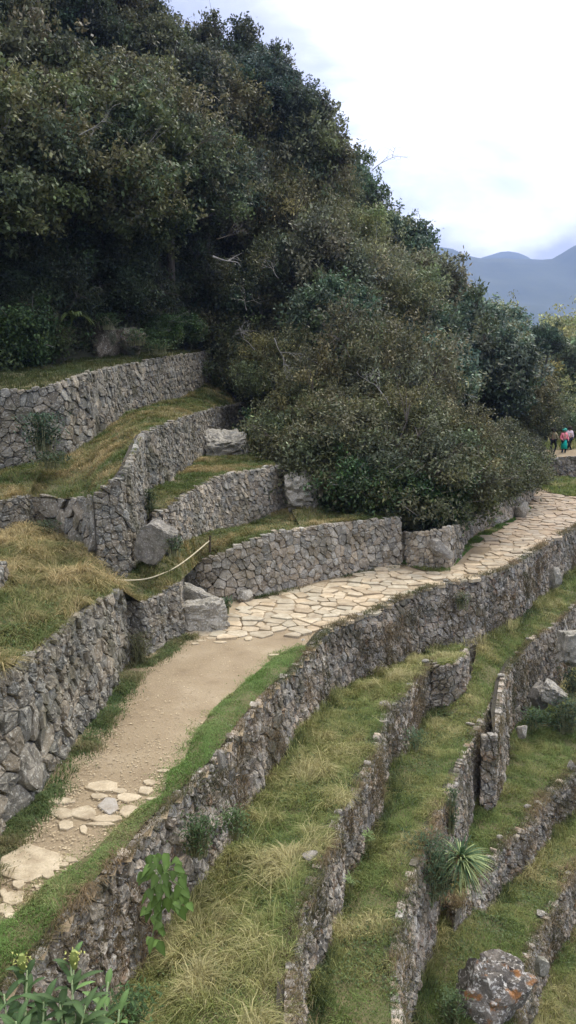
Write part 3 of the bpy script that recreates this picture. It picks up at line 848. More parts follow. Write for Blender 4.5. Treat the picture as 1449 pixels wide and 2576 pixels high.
# gravel
gp = []
def gravel(poly, n, zlo=0):
    xs = [q[0] for q in poly]; ys = [q[1] for q in poly]
    x = rng.uniform(min(xs), max(xs), n); y = rng.uniform(min(ys), max(ys), n)
    m = inpoly(x, y, poly)
    return [P(a, b, .012) for a, b in zip(x[m], y[m])]
gp += gravel([(60, 2000), (180, 1960), (330, 1780), (410, 1650), (440, 1620), (430, 1660), (350, 1790), (220, 1980), (180, 2050), (60, 2150)], 4200)
gp += gravel([(0, 2080), (180, 1960), (400, 1850), (440, 1960), (250, 2180), (0, 2350)], 2600)
gp += gravel([(200, 1900), (450, 1620), (690, 1620), (560, 1740), (460, 1940)], 1000)
gv = []; gf = []; gc = []
base8 = np.array([[1, 0, 0], [0, 1, 0], [-1, 0, 0], [0, -1, 0], [0, 0, .8]])
for i, p in enumerate(gp):
    s = np.array([rng.uniform(.008, .028) * (1.6 if rng.random() < .06 else 1), rng.uniform(.008, .02), rng.uniform(.006, .014)])
    a = rng.uniform(0, 6.28); c_, s_ = math.cos(a), math.sin(a)
    v = base8 * s; v = np.stack([v[:, 0] * c_ - v[:, 1] * s_, v[:, 0] * s_ + v[:, 1] * c_, v[:, 2]], 1) + p
    gv.append(v); g = rng.uniform(.6, 1.25); gc.append(np.tile([g, g * .96, g * .88], (5, 1)))
    k = 5 * i; gf += [[k, k + 1, k + 4], [k + 1, k + 2, k + 4], [k + 2, k + 3, k + 4], [k + 3, k, k + 4]]
tag(mesh_np('gravel', np.concatenate(gv), [np.array(gf)], M_flag, col=np.concatenate(gc)), label='small pale gravel scattered over the dirt path', kind='stuff')
# ================================================================== BOULDERS
M_outcrop = stone_mat('outcrop_stone', (.06, .045, .03), (.2, .17, .12), lichen=(.45, .42, .32), lich_amt=.8, moss=(.05, .07, .03), moss_amt=.9, scale=1.2, bump=1.0)
def rock(label, px, py, y, dims, mat, **k):
    p = D(px, py, y)
    o = boulder_mesh('boulder', p, dims, mat, **k)
    return tag(o, label=label, cat='boulder')
rock('split pale boulder block resting on the path edge where the paving starts', 507, 1552, 21.3, (1.12, .9, .78), M_pale, seed=3, block=.62, rough=.13, rz=.25, tilt=(.08, -.1), sub=5)
rock('grey sloping slab leaning behind the split pale block at the path edge', 492, 1508, 22.1, (1.0, .5, .62), M_pale, seed=11, block=.62, rough=.13, rz=.2, tilt=(.3, .5), sub=5)
rock('big tilted grey slab standing on its corner beside the rope', 391, 1361, 20.9, (.68, .45, .9), M_boulder, seed=21, block=.6, rough=.12, sub=5, rz=-.15, tilt=(.15, .42))
rock('low flat topped boulder on the middle grass terrace', 568, 1130, 34.0, (1.55, 1.2, 1.1), M_pale, seed=31, block=.62, rough=.13, sub=5, rz=.1, tilt=(.3, .05))
rock('pitted pale rock with dark hollows at the end of the wall above the rope', 764, 1240, 29.7, (1.45, 1.1, 1.15), M_pale, seed=43, cuts=6, rough=.16)
rock('rock outcrop under the fern at the foot of the dark forest', 262, 862, 37.5, (1.2, 1.6, 1.35), M_outcrop, seed=52, cuts=9, rough=.12, keep=.66)
rock('pale knobbly outcrop face right of the fern, half under the trees', 318, 860, 38.0, (1.5, 1.4, 1.15), M_outcrop, seed=57, cuts=8, rough=.17)
rock('brown cave like rock left of the outcrop under the trees', 205, 862, 38.3, (1.4, 1.4, 1.2), M_bark, seed=59, cuts=8, rough=.1)
rock('whitish rock at the top end of the far wall where the path bends', 1308, 1286, 36.6, (.62, .6, .82), M_pale, seed=61, cuts=7, rough=.1)
rock('rounded stone sticking out of the set back wall', 1107, 1382, 26.95, (.6, .5, .4), M_boulder, seed=68, cuts=8, keep=.62, tilt=(.2, .3), rough=.11)
rock('pinkish pale stone standing at the foot of the far valley side wall', 1396, 1452, 31.2, (.42, .4, .72), M_pale, seed=72, cuts=8, rough=.12, tilt=(0, .2))
rock('large grey lichened boulder in the bottom right foreground', 1222, 2518, 14.3, (1.35, .95, 1.2), M_lichen, seed=83, cuts=8, rough=.15, keep=.66)
rock('orange and white lichened rock on top of the foreground boulder', 1262, 2428, 14.7, (.72, .6, .45), M_lichen, seed=87, cuts=7, rough=.15)
rock('pale stone block beside the dark hole of the lowest wall', 1362, 2428, 15.2, (.22, .22, .36), M_pale, seed=89, cuts=7)
rock('overhanging pale rock at the right edge of the terraces', 1437, 1625, 26.5, (.75, .8, 1.05), M_pale, seed=93, block=.6, rough=.14, tilt=(0, .25))
rock('wedge shaped grey rock among the ruins at the right', 1392, 1745, 25.0, (.7, .5, .5), M_pale, seed=97, block=.6, rough=.13, sub=5, tilt=(.2, .6))
rock('jagged grey rock leaning against the wedge shaped one', 1356, 1748, 25.4, (.55, .5, .7), M_boulder, seed=101, cuts=9, rough=.12)
rock('small white stone below the jagged rocks at the right', 1312, 1838, 23.4, (.34, .3, .34), M_pale, seed=103, cuts=8)
rock('small white cube like stone at the right edge above the rubble wall', 1436, 1930, 22.3, (.2, .22, .34), M_pale, seed=107, cuts=10, keep=.6)
rock('flat topped stone at the head of the dark slot', 1234, 1750, 24.3, (.42, .4, .28), M_pale, seed=109, cuts=8)
rock('squat stone at the foot of the light grey wall near the split boulder', 618, 1500, 23.6, (.4, .35, .32), M_pale, seed=113, cuts=8)
rock('flat whitish slab lying at the end of the bright green verge', 762, 1614, 20.3, (.52, .3, .12), M_pale, seed=117, cuts=8)
rock('upright stone poking up from the valley side wall beside the verge', 556, 1908, 12.9, (.13, .18, .3), M_boulder, seed=119, cuts=8)
rock('dark squarish boulder low in the wall at the lower left edge', 16, 1988, 13.0, (.75, .6, .7), M_boulder, seed=127, cuts=10, keep=.6)
rock('pale stone on the edge of the second wall near the bottom', 735, 2405, 11.0, (.25, .3, .28), M_pale, seed=131, cuts=8)
rock('broken pale cap stone on the third wall at the bottom', 990, 2430, 12.6, (.25, .55, .2), M_pale, seed=137, cuts=8)
for i, (lab, px, py, y, dm) in enumerate([('top flat stepping stone jutting from the small end wall', 1134, 1690, 23.3, (.5, .45, .13)), ('middle flat stepping stone jutting from the small end wall', 1130, 1713, 23.1, (.46, .45, .12)), ('lowest flat stepping stone jutting from the small end wall', 1136, 1738, 22.9, (.5, .42, .13))]):
    o = boulder_mesh('step_stone', D(px, py, y), dm, M_boulder, seed=150 + i, cuts=8, keep=.65)
    tag(o, label=lab, cat='step stone', group='stepping stones in the end wall')
def face_tufts(A, dens, lab, pal=None, ln=.1):
    o_, b_, at_, L_ = A
    n = int(2 * dens * L_); u = rng.uniform(0, L_, n); v = rng.uniform(-.1, 1.9, n)
    p = np.array([at_(a, b, .05) for a, b in zip(u, v)])
    top = np.array([at_(a, 0, 0)[2] for a in u[:1]])
    tz = np.interp(u, np.linspace(0, L_, len(b_)), b_[:, 2])
    hs_ = v
    m = (fbm(p * .9 + 3, 3) + rng.normal(0, .08, n) > .05)
    return p[m], v[m]
# loose small stones on the walls and grass
for i in range(14):
    w = random.choice([W2t, W3t, W5t, W3bt, W4t, WRt]); q = resample(w, 120)[random.randrange(20, 118)]
    s = random.uniform(.09, .2)
    o = boulder_mesh('loose_stone', q + [random.uniform(-.25, .0), 0, s * .3], (s * 1.3, s, s * .5), random.choice([M_pale, M_lower, M_boulder]), seed=200 + i, cuts=6, sub=2, rz=random.random() * 6)
    tag(o, label='small loose stone lying on the top edge of a lower terrace wall', cat='stone', group='loose stones along the lower wall tops')

# ================================================================== ROPE
rp = MB()
A_, B_ = P(268, 1456, 1.85), D(527, 1360, 22.6)
pts = []
for i in range(25):
    t = i / 24; p = A_ * (1 - t) + B_ * t; p = p + np.array([0, 0, -.42 * math.sin(math.pi * t) * (1 - .15 * t)]); p[2] = max(p[2], 1.5); pts.append(p)
rp.tube(pts, [.017] * 25, 6)
tag(rp.build('rope', M_rope, smooth=True), label='pale rope strung low across the grass terrace', cat='rope')
pm = MB(); b0 = D(528, 1375, 22.6)
pm.tube([b0 - [0, 0, .15], b0 + [0, 0, .14], b0 + [.01, 0, .3]], [.03, .026, .022], 7)
tag(pm.build('post', M_wood), label='short dark post holding the far end of the rope', cat='post')

# ================================================================== GRASS
def leaf_quads(pos, L, wd, col, upbias=.6, nrm=None, r=None):
    r = r or rng
    n = len(pos)
    d = r.normal(0, 1, (n, 3)); d[:, 2] -= .1; d /= np.linalg.norm(d, axis=1)[:, None]
    up = r.normal(0, 1, (n, 3)) * (1 - upbias); up[:, 2] += upbias
    s = np.cross(d, up); s /= (np.linalg.norm(s, axis=1)[:, None] + 1e-6)
    ll = (L * r.uniform(.6, 1.35, n))[:, None]; ww = (wd * r.uniform(.7, 1.3, n))[:, None]
    V = np.stack([pos, pos + d * ll * .5 + s * ww * .5, pos + d * ll, pos + d * ll * .5 - s * ww * .5], 1).reshape(-1, 3)
    q = np.arange(n * 4).reshape(n, 4)
    return V, q, np.repeat(col, 4, axis=0)

PAL_T = (GREEN, OLIVE, STRAW); PAL_U = (np.array([.1, .135, .038]), np.array([.18, .17, .06]), np.array([.38, .3, .14])); PAL_V = (LUSH, np.array([.1, .15, .04]), OLIVE)
def g_on(s, dens, L, wd, pal, label, **k):
    return blades('grass', sample_surf(s, dens), L, wd, pal, label, **k)
g_on(T1, 2900, .165, .011, PAL_T, 'tall tangled yellow green grass on the terrace below the path wall', lean=.9, straw=.34, long_patch=.35)
g_on(T2a, 2600, .11, .011, PAL_T, 'yellowish short grass on the second lower terrace', lean=.9, straw=.28)
g_on(T2b, 1900, .11, .013, PAL_T, 'grass on the broad slope where the terraces merge at the right', lean=.9, straw=.22)
g_on(T3, 2200, .11, .012, PAL_T, 'grass on the third lower terrace above the rubble wall', lean=.9, straw=.28)
g_on(T4, 2400, .12, .012, PAL_T, 'greener grass on the fourth lower terrace', lean=.9, straw=.12)
g_on(T5, 1700, .13, .012, PAL_T, 'green grass in the bottom right corner', lean=.8, straw=.02)
g_on(UT1a, 1500, .2, .014, PAL_U, 'long dry matted grass on the mound above the dark wall', lean=1.3, straw=.6, long_patch=.5)
g_on(UT1b, 1500, .12, .014, PAL_U, 'short dry grass on the rope terrace', lean=.8, straw=.33)
g_on(UT2, 1100, .11, .016, PAL_U, 'short grass on the middle upper terrace', lean=.8, straw=.25)
g_on(UT3, 1000, .12, .016, PAL_U, 'short grass with dry patches on the third upper terrace', lean=.8, straw=.3)
g_on(UT4, 500, .11, .018, (np.array([.06, .08, .025]), np.array([.08, .09, .03]), np.array([.12, .11, .05])), 'thin grass along the foot of the forest', straw=.1)
g_on(UTy, 600, .12, .016, PAL_U, 'grass between the flat boulder and the bushes', straw=.2)
g_on(UTz, 500, .12, .016, PAL_U, 'grass strip behind the light grey wall', straw=.2)

# low broad leaved weeds in patches over the terraces
def weeds(s, dens, lab, sz=.05):
    p = sample_surf(s, dens); p = p[inview(p)]
    p = p[fbm(p * [.9, .9, 0] + 40, 3) + rng.normal(0, .1, len(p)) > .12]
    p[:, 2] += rng.uniform(.01, .12, len(p))
    c_ = np.array([.1, .14, .05]) * rng.uniform(.6, 1.7, (len(p), 1))
    V, q, c = leaf_quads(p, sz, sz * .5, c_, upbias=.8)
    tag(mesh_np('weeds', V, [q], M_plant, col=c), label=lab, kind='stuff')
for s_, d_, l_ in ((T1, 500, 'dark low weeds in patches among the tall yellow grass'), (T2a, 600, 'low weeds in patches on the second terrace'), (T2b, 350, 'low weeds in patches on the broad slope'), (T3, 400, 'low weeds on the third terrace'), (T4, 600, 'low weeds on the fourth terrace'), (T5, 500, 'low weeds in the bottom right corner'), (UT1a, 250, 'low weeds on the mound above the dark wall'), (UT1b, 250, 'low weeds on the rope terrace'), (UT3, 150, 'low weeds on the third upper terrace')):
    weeds(s_, d_, l_)
# bright verge between the dirt and the valley side wall
vin = [(0, 2330), (55, 2290), (100, 2240), (155, 2199), (230, 2147), (285, 2093), (350, 2032), (428, 1995), (425, 1940), (465, 1918), (480, 1872), (510, 1822), (550, 1772), (590, 1742), (620, 1717), (675, 1667), (722, 1637), (772, 1624)]
vout = [(10, 2480)] + [(s[0], s[1]) for s in spec[:13]]
va = np.array([P(a, b, .0) for a, b in vin]); vb = np.array([P(a, b, .05) for a, b in vout])
va = extend(va, 4, 0); vb = extend(vb, 4, 0)
VG = loft('verge_ground', va, vb + [-.06, 0, 0], 90, 8, M_soil, bump=.05, sag=.06, drop=-.015)
PAL_G = (np.array([.15, .24, .062]), np.array([.2, .27, .085]), np.array([.34, .3, .14]))
blades('grass', sample_surf(VG, 5200), .06, .009, PAL_G, 'short bright green turf verge along the outer edge of the dirt path', lean=.8, straw=-.02)

def fringe(A, dens, w, L, wd, pal, label, zoff=0.0, off=0.0, **k):
    A = resample(A, 200); d = np.concatenate([[0], np.cumsum(np.linalg.norm(np.diff(A, axis=0), axis=1))])
    n = int(d[-1] * dens); t = rng.random(n) * d[-1]
    p = np.stack([np.interp(t, d, A[:, j]) for j in range(3)], 1)
    tx = np.gradient(A[:, 0], d); ty = np.gradient(A[:, 1], d); nr = np.hypot(tx, ty)
    nx = np.interp(t, d, ty / nr); ny = np.interp(t, d, -tx / nr)
    o = off + rng.normal(0, w, n)
    keep = fbm(np.stack([t * .6, t * 0 + d[-1], t * 0], 1), 3) + rng.normal(0, .2, n) > -.15
    p[:, 0] += nx * o; p[:, 1] += ny * o; p[:, 2] += zoff
    return blades('grass', p[keep], L, wd, pal, label, **k)
PAL_F = (np.array([.07, .085, .03]), np.array([.13, .11, .05]), np.array([.22, .16, .085]))
fringe(WRt, 420, .09, .12, .01, PAL_F, 'dry grass fringe hanging over the long curving wall', lean=1.1, straw=.4)
fringe(W2t, 420, .09, .12, .01, PAL_F, 'dry grass fringe along the second wall top', lean=1.1, straw=.45)
fringe(W3t, 420, .1, .12, .01, PAL_F, 'dry grass fringe along the third wall top', lean=1.1, straw=.45)
fringe(W3bt, 300, .08, .12, .01, PAL_F, 'dry grass fringe on the tan ended wall', lean=1.1, straw=.45)
fringe(W4t, 420, .12, .12, .011, PAL_F, 'dry grass among the rubble wall stones', lean=1.1, straw=.4)
fringe(W5t, 420, .12, .13, .011, PAL_F, 'dry grass along the lowest wall top', lean=1.1, straw=.4)
fringe(WL1t, 300, .08, .13, .012, PAL_U, 'long grass along the top of the dark wall', lean=1.0, straw=.3, off=-.12)
fringe(WPt, 150, .06, .1, .012, PAL_U, 'grass along the top of the light grey wall', lean=.9, straw=.2, off=-.15)
for A_, nm in ((AT1, 'long curving wall'), (AT2, 'second wall'), (AT3, 'third wall'), (AT3b, 'tan ended wall'), (AT4, 'rubble wall'), (AT5, 'lowest wall')):
    q_, v_ = face_tufts(A_, 650, nm)
    hmax = {'long curving wall': 1.45, 'second wall': 1.15, 'third wall': 1.7, 'tan ended wall': 1.8, 'rubble wall': .85, 'lowest wall': 1.0}[nm]
    q_ = q_[v_ < hmax]
    blades('moss', q_, .1, .012, (np.array([.06, .065, .03]), np.array([.12, .095, .05]), np.array([.2, .15, .085])), 'dry moss and small tufts growing on the face of the ' + nm, lean=1.3, straw=.45)
fringe(va, 1100, .12, .05, .009, PAL_G, 'ragged inner edge of the turf verge', lean=1.1, straw=.25)
# at the wall feet on the path side: green strip
WL1b = bases(WL1t, WL1h); WPb = bases(WPt, WPh)
fringe(np.vstack([WL1b, bases(WL2t, WL2h)]), 2400, .15, .1, .012, (np.array([.1, .15, .05]), np.array([.14, .16, .06]), np.array([.26, .22, .11])), 'dark green weeds along the foot of the tall wall', off=.2, lean=.9, straw=.25)
fringe(WPb, 500, .1, .09, .012, (np.array([.05, .075, .025]), np.array([.09, .1, .035]), np.array([.14, .12, .06])), 'low grass along the foot of the light grey wall', off=.16, lean=.9, straw=.3)
sA = np.array([P(a, b, .0) for a, b in [(1150, 1412), (1165, 1372), (1200, 1345), (1275, 1313), (1335, 1272)]]); sB = np.array([P(a, b, .0) for a, b in [(1140, 1428), (1180, 1385), (1240, 1342), (1285, 1318), (1338, 1285)]])
STRP = loft('verge_ground', sA, sB, 20, 5, M_soil, bump=.03, drop=-.02)
blades('grass', sample_surf(STRP, 2500), .07, .013, PAL_V, 'short green strip at the foot of the far wall', straw=-.1)
rA = np.array([P(a, b, .0) for a, b in [(985, 1405), (1040, 1425), (1085, 1436), (1130, 1432)]]); rB = rA + [0, -.3, 0]
blades('grass', sample_surf(loft('verge_ground', rA, rB, 12, 4, M_soil, bump=.03, drop=-.02), 1500), .1, .013, PAL_V, 'weeds at the foot of the set back wall', straw=.1)
for (A, H_, lab) in ((WRb, .3, 'tufts at the foot of the long curving wall'), (W2b, .2, 'tufts at the foot of the second wall'), (W3b, .3, 'tufts at the foot of the third wall'), (W4b, .2, 'tufts at the foot of the rubble wall')):
    fringe(A, 500, .12, .2, .011, (np.array([.06, .085, .03]), OLIVE, STRAW), lab, off=.12, lean=.7, straw=.3, zoff=.03)
# tall straw bents on the first terrace
blades('grass', sample_surf(T1, 22), .42, .006, (OLIVE, STRAW, STRAW * 1.2), 'long dry stalks arching over the yellow grass terrace', lean=1.5, straw=.6)
def on_face(at, L, n, u0=0, u1=None, label='', pal=PAL_F, ln=.1, v0=.1, v1=1.3):
    u = rng.uniform(u0, u1 or L, n); v = rng.uniform(v0, v1, n)
    p = np.array([at(a, b, .06) for a, b in zip(u, v)])
    m = fbm(p * 1.1 + 3, 3) > .02
    return blades('grass', p[m], ln, .012, pal, label, lean=.9, straw=.3)

def make_crown(seed, Rx, Rz, zc, nclump, nspray, nleaf, L, wd, tint, shell=.55, flat=.55, clump_r=.55, low=-.55, tintj=.3):
    r = np.random.default_rng(seed)
    d = r.normal(0, 1, (nclump * 3, 3)); d /= np.linalg.norm(d, axis=1)[:, None]
    d = d[d[:, 2] > low][:nclump]
    rad = (shell + (1 - shell) * r.random(len(d)) ** .6) * (1 + (.5 if low < -.4 else .8) * fbm(d * 2.1 + seed, 2))
    C = d * rad[:, None] * [Rx, Rx, Rz] + [0, 0, zc]
    nt = 9
    e = r.normal(0, 1, (nt, 3)); e[:, 2] = np.abs(e[:, 2]) * .8; e /= np.linalg.norm(e, axis=1)[:, None]
    C = np.vstack([e * [Rx, Rx, Rz] * r.uniform(1.0, 1.3 if low < -.4 else 1.45, (nt, 1)) + [0, 0, zc], C])
    P_, T_ = [], []
    for ci, c in enumerate(C):
        k = nspray if ci >= nt else nspray // 3
        sp_ = c + r.normal(0, 1, (k, 3)) * [clump_r, clump_r, clump_r * flat] * (r.uniform(.7, 1.4) if ci >= nt else .5)
        t = tint * r.uniform(1 - tintj, 1 + tintj) * np.array([r.uniform(.85, 1.25), 1, r.uniform(.8, 1.15)])
        lp = (sp_[:, None, :] + r.normal(0, 1, (k, nleaf, 3)) * .13).reshape(-1, 3)
        P_.append(lp); T_.append(t[None, :] * (r.uniform(.6, 1.5, (len(lp), 1)) * np.where(r.random((len(lp), 1)) < .06, 2.2, 1)))
    p = np.concatenate(P_); t = np.concatenate(T_)
    V, q, c = leaf_quads(p, L, wd, t, r=r)
    return V, q, c, C

def tree_proto(name, seed, h_trunk, Rx, Rz, ncl, nsp, nlf, L, wd, tint, shrub=False, bare=0, **k):
    zc = h_trunk + Rz * (.35 if not shrub else .25)
    V, q, c, C = make_crown(seed, Rx, Rz, zc, ncl, nsp, nlf, L, wd, tint, **k)
    root = empty(name)
    tag(root, 'x', 'tree' if not shrub else 'bush')
    cr = mesh_np('crown', V, [q], M_leaf, parent=root, col=c)
    r = random.Random(seed); mb = MB()
    tr = max(.05, .035 * (h_trunk + Rz))
    fork = np.array([r.uniform(-.3, .3), r.uniform(-.3, .3), h_trunk * .8 + .15])
    mb.tube([(0, 0, -1.2), (0, 0, 0), fork * [.5, .5, .5] + [.05, 0, 0], fork], [tr * 1.2, tr, tr * .85, tr * .7], 8)
    idx = list(range(9, len(C))); r.shuffle(idx); idx = list(range(9)) + idx
    for j in idx[:30 if not shrub else 22]:
        e = C[j]; m = (fork + e) / 2 + np.array([r.uniform(-.3, .3), r.uniform(-.3, .3), r.uniform(-.1, .5) - (.2 * Rz)])
        m2 = (m + e) / 2 + np.array([r.uniform(-.15, .15), r.uniform(-.15, .15), .1])
        mb.tube([fork * r.uniform(.75, 1), m, m2, e], [tr * .42, tr * .25, tr * .16, .008], 5)
        for _ in range(3):
            e2 = e + np.array([r.gauss(0, .5), r.gauss(0, .5), r.gauss(.1, .35)])
            mb.tube([m2, (m2 + e2) / 2 + np.array([0, 0, .08]), e2], [.02, .013, .005], 4)
    mb.build('trunk', M_palebark if seed % 3 == 0 else M_bark, parent=root)
    return root

TD = np.array([.086, .095, .053]); TO = np.array([.1, .107, .056]); TB = np.array([.062, .085, .054])
protos = {
    'b0': tree_proto('forest_tree', 1, 2.0, 2.3, 1.9, 60, 22, 24, .19, .11, TD, clump_r=.42),
    'b1': tree_proto('forest_tree', 2, 2.3, 2.1, 2.3, 58, 22, 24, .18, .1, TD, flat=.8, clump_r=.4),
    'b2': tree_proto('forest_tree', 3, 1.8, 2.6, 1.7, 66, 22, 24, .17, .095, TB, clump_r=.42),
    'b3': tree_proto('forest_tree', 4, 2.2, 1.9, 2.0, 50, 24, 24, .2, .11, TB, clump_r=.38),
    'f0': tree_proto('forest_tree', 5, 1.6, 2.3, 1.8, 60, 28, 24, .17, .055, TO, flat=.9, clump_r=.42),
    'f1': tree_proto('forest_tree', 6, 1.9, 2.5, 1.8, 64, 28, 24, .16, .055, TO, clump_r=.45),
    's0': tree_proto('bush', 7, .4, 1.8, 1.9, 60, 24, 24, .14, .055, TO, shrub=True, low=-.3, clump_r=.35),
    's1': tree_proto('bush', 8, .4, 1.7, 1.7, 56, 24, 24, .14, .07, TD, shrub=True, low=-.3, clump_r=.33),
    's2': tree_proto('bush', 9, .3, 1.5, 1.5, 50, 22, 24, .14, .08, np.array([.05, .085, .035]), shrub=True, low=-.3, clump_r=.33),
}
protos['B0'] = tree_proto('forest_tree', 14, 3.6, 4.0, 3.3, 130, 26, 24, .19, .11, TD * 1.35, clump_r=.6)
protos['B1'] = tree_proto('forest_tree', 15, 3.4, 3.7, 3.6, 120, 26, 24, .2, .115, TD * [1.25, 1.28, 1.15], clump_r=.55)
protokids = {k: list(v.children) for k, v in protos.items()}
usedp = set()
def plant_tree(kind, loc, sc=1.0, sz=None, rz=None, color=(1, 1, 1), label='', group='trees and bushes of the hillside forest', tilt=(0, 0)):
    src = protos[kind]
    if kind not in usedp:
        usedp.add(kind); r = src; kids = protokids[kind]
    else:
        r = src.copy(); COL.objects.link(r); kids = []
        for ch in protokids[kind]:
            c = ch.copy(); COL.objects.link(c); c.parent = r; kids.append(c)
    r.location = loc; r.rotation_euler = (tilt[0], tilt[1], random.uniform(0, 6.28) if rz is None else rz); r.scale = (sc, sc, sz or sc)
    for c in kids: c.color = (*color, 1)
    r['label'] = label; r['category'] = 'bush' if kind[0] == 's' else 'tree'; r['group'] = group
    return r

def hill_at(px, j):                           # grid point of the hillside under screen column px at row j
    row = HG[:, j]
    X, Y, Dp = proj(row)
    i = int(np.argmin(np.abs(X - px))); return row[i]

placed = []
def free(p, d):
    for q, dq in placed:
        if (p[0] - q[0]) ** 2 + (p[1] - q[1]) ** 2 + (p[2] - q[2]) ** 2 < (d * .5 + dq * .5) ** 2: return False
    return True
zone_words = lambda x, y: ('upper left' if x < 480 and y < 450 else 'middle left' if x < 480 else 'crest' if y < 330 or x > 1000 and y < 760 else 'centre' if x < 900 else 'right')
def label_for(kind, x, y, col):
    tone = {'B': 'large broad leaved tree', 'b': 'dark leafy tree', 'f': 'olive brown fine leaved tree', 's': 'dense rounded bush'}[kind[0]]
    if kind in ('b2', 'b3'): tone = 'dark bluish green tree'
    if kind == 's0': tone = 'olive brown bush'
    if kind == 's2': tone = 'fresh green bush'
    place = {'upper left': 'in the upper left of the forest', 'middle left': 'over the shaded forest edge above the highest wall', 'crest': 'on the skyline of the steep slope', 'centre': 'in the middle of the wooded slope', 'right': 'on the right flank of the wooded slope'}[zone_words(x, y)]
    return f'{tone} {place}'
def put(kind, p, sc, color=(1, 1, 1), label=None, **k):
    X, Y, Dp = proj(np.array([p]))
    plant_tree(kind, p, sc, color=color, label=label or label_for(kind, X[0], Y[0], color), **k)
    placed.append((np.array(p), sc * (5.0 if kind[0] == 'B' else 3.0)))

# big trees over the shaded edge at the left
put('B0', hill_at(60, 6), 1.0, (1.1, 1.1, 1.0), 'big tree with lighter leaves hanging over the shaded bank at the left edge')
put('B1', hill_at(250, 7), 1.0, (1.1, 1.1, .95), 'big broad leaved tree over the rock outcrop')
put('B0', hill_at(430, 9), .92, (.95, 1, 1), 'big tree over the dark hollow right of the rock outcrop')
put('B1', hill_at(-130, 5), 1.0, (1, 1, 1), 'big dark tree leaning in from beyond the left edge')
put('f1', hill_at(350, 16), 1.6)
# bushes along the foot
foot_b = [('s2', 25, 0, 1.05, 'dark bluish bush at the left edge of the highest terrace'), ('s1', 62, 1, .7, 'bush between the left edge and the rock outcrop'), ('s2', 395, 1, .6, 'low green bush right of the rock outcrop'), ('s2', 450, 1, .6, 'low green bush by the end of the highest wall'),
          ('s1', 540, 0, 1.2, None), ('s1', 575, 1, 1.4, None), ('b2', 600, 3, 1.1, None), ('s0', 628, 1, 1.4, None), ('s1', 655, 4, 1.0, None), ('s2', 690, 2, .7, 'fresh green bush behind the flat topped boulder'), ('s2', 740, 2, .7, 'fresh green bush above the pitted pale rock'),
          ('s0', 785, 3, 1.1, None), ('s0', 840, 1, 1.0, None), ('s1', 880, 1, 1.15, None), ('s2', 935, 0, .95, None), ('s0', 985, 1, 1.15, None), ('s2', 1040, 0, 1.0, None), ('s1', 1085, 0, 1.1, None), ('s0', 1125, 2, 1.0, None), ('s0', 1170, 3, .95, None), ('s1', 1210, 3, .95, None), ('s0', 1240, 3, .85, None), ('s0', 1275, 3, .7, None), ('s1', 1255, 5, 1.0, None), ('s0', 1270, 9, .9, None), ('f0', 1300, 16, 1.0, None)]
for kd, x, j, sc, lab in foot_b:
    p = hill_at(x, j); put(kd, p, sc, (1.05, 1.05, 1.0), lab)
for kd, x, y_, dd, sc in [('b3', 660, 370, 57, 1.05), ('b1', 735, 430, 58, .9), ('b2', 600, 340, 57, .95), ('b3', 690, 330, 59, .7), ('b1', 545, 330, 57, .8), ('f0', 490, 300, 57, .8)]:
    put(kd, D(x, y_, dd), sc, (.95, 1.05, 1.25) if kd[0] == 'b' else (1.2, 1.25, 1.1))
put('b3', D(1372, 925, 66), .62, (1.3, 1.4, 1.4), 'small tree standing out at the right end of the slope')
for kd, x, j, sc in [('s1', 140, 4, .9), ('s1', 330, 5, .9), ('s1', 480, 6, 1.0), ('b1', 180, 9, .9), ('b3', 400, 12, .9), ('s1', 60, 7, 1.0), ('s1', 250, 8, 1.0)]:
    put(kd, hill_at(x, j), sc, (.7, .8, .8), 'low shrub in the dark shade under the big trees')  # leaf tint darkened, so canopy shade is partly painted in
for kd, x, y_, dd, sc in [('f0', 800, 1010, 35.5, .8), ('f0', 900, 1040, 34.5, .8), ('f1', 1010, 1050, 36, .8), ('f0', 1110, 1090, 37, .75), ('f0', 700, 960, 37, .8), ('f0', 1120, 820, 74, .9), ('b3', 1165, 840, 75, .7), ('f0', 1205, 870, 76, .8), ('f1', 1250, 900, 77, .75), ('b3', 1290, 920, 76, .65), ('f0', 1330, 930, 74, .6)]:
    put(kd, (D(x, y_, dd) - [0, 0, .6]) if dd > 50 else hill_at(x, 5), sc, (1.4, 1.45, 1.35) if dd > 50 else (1.05, 1.05, 1.0))  # distant ones get the same haze lightening in their leaf tint
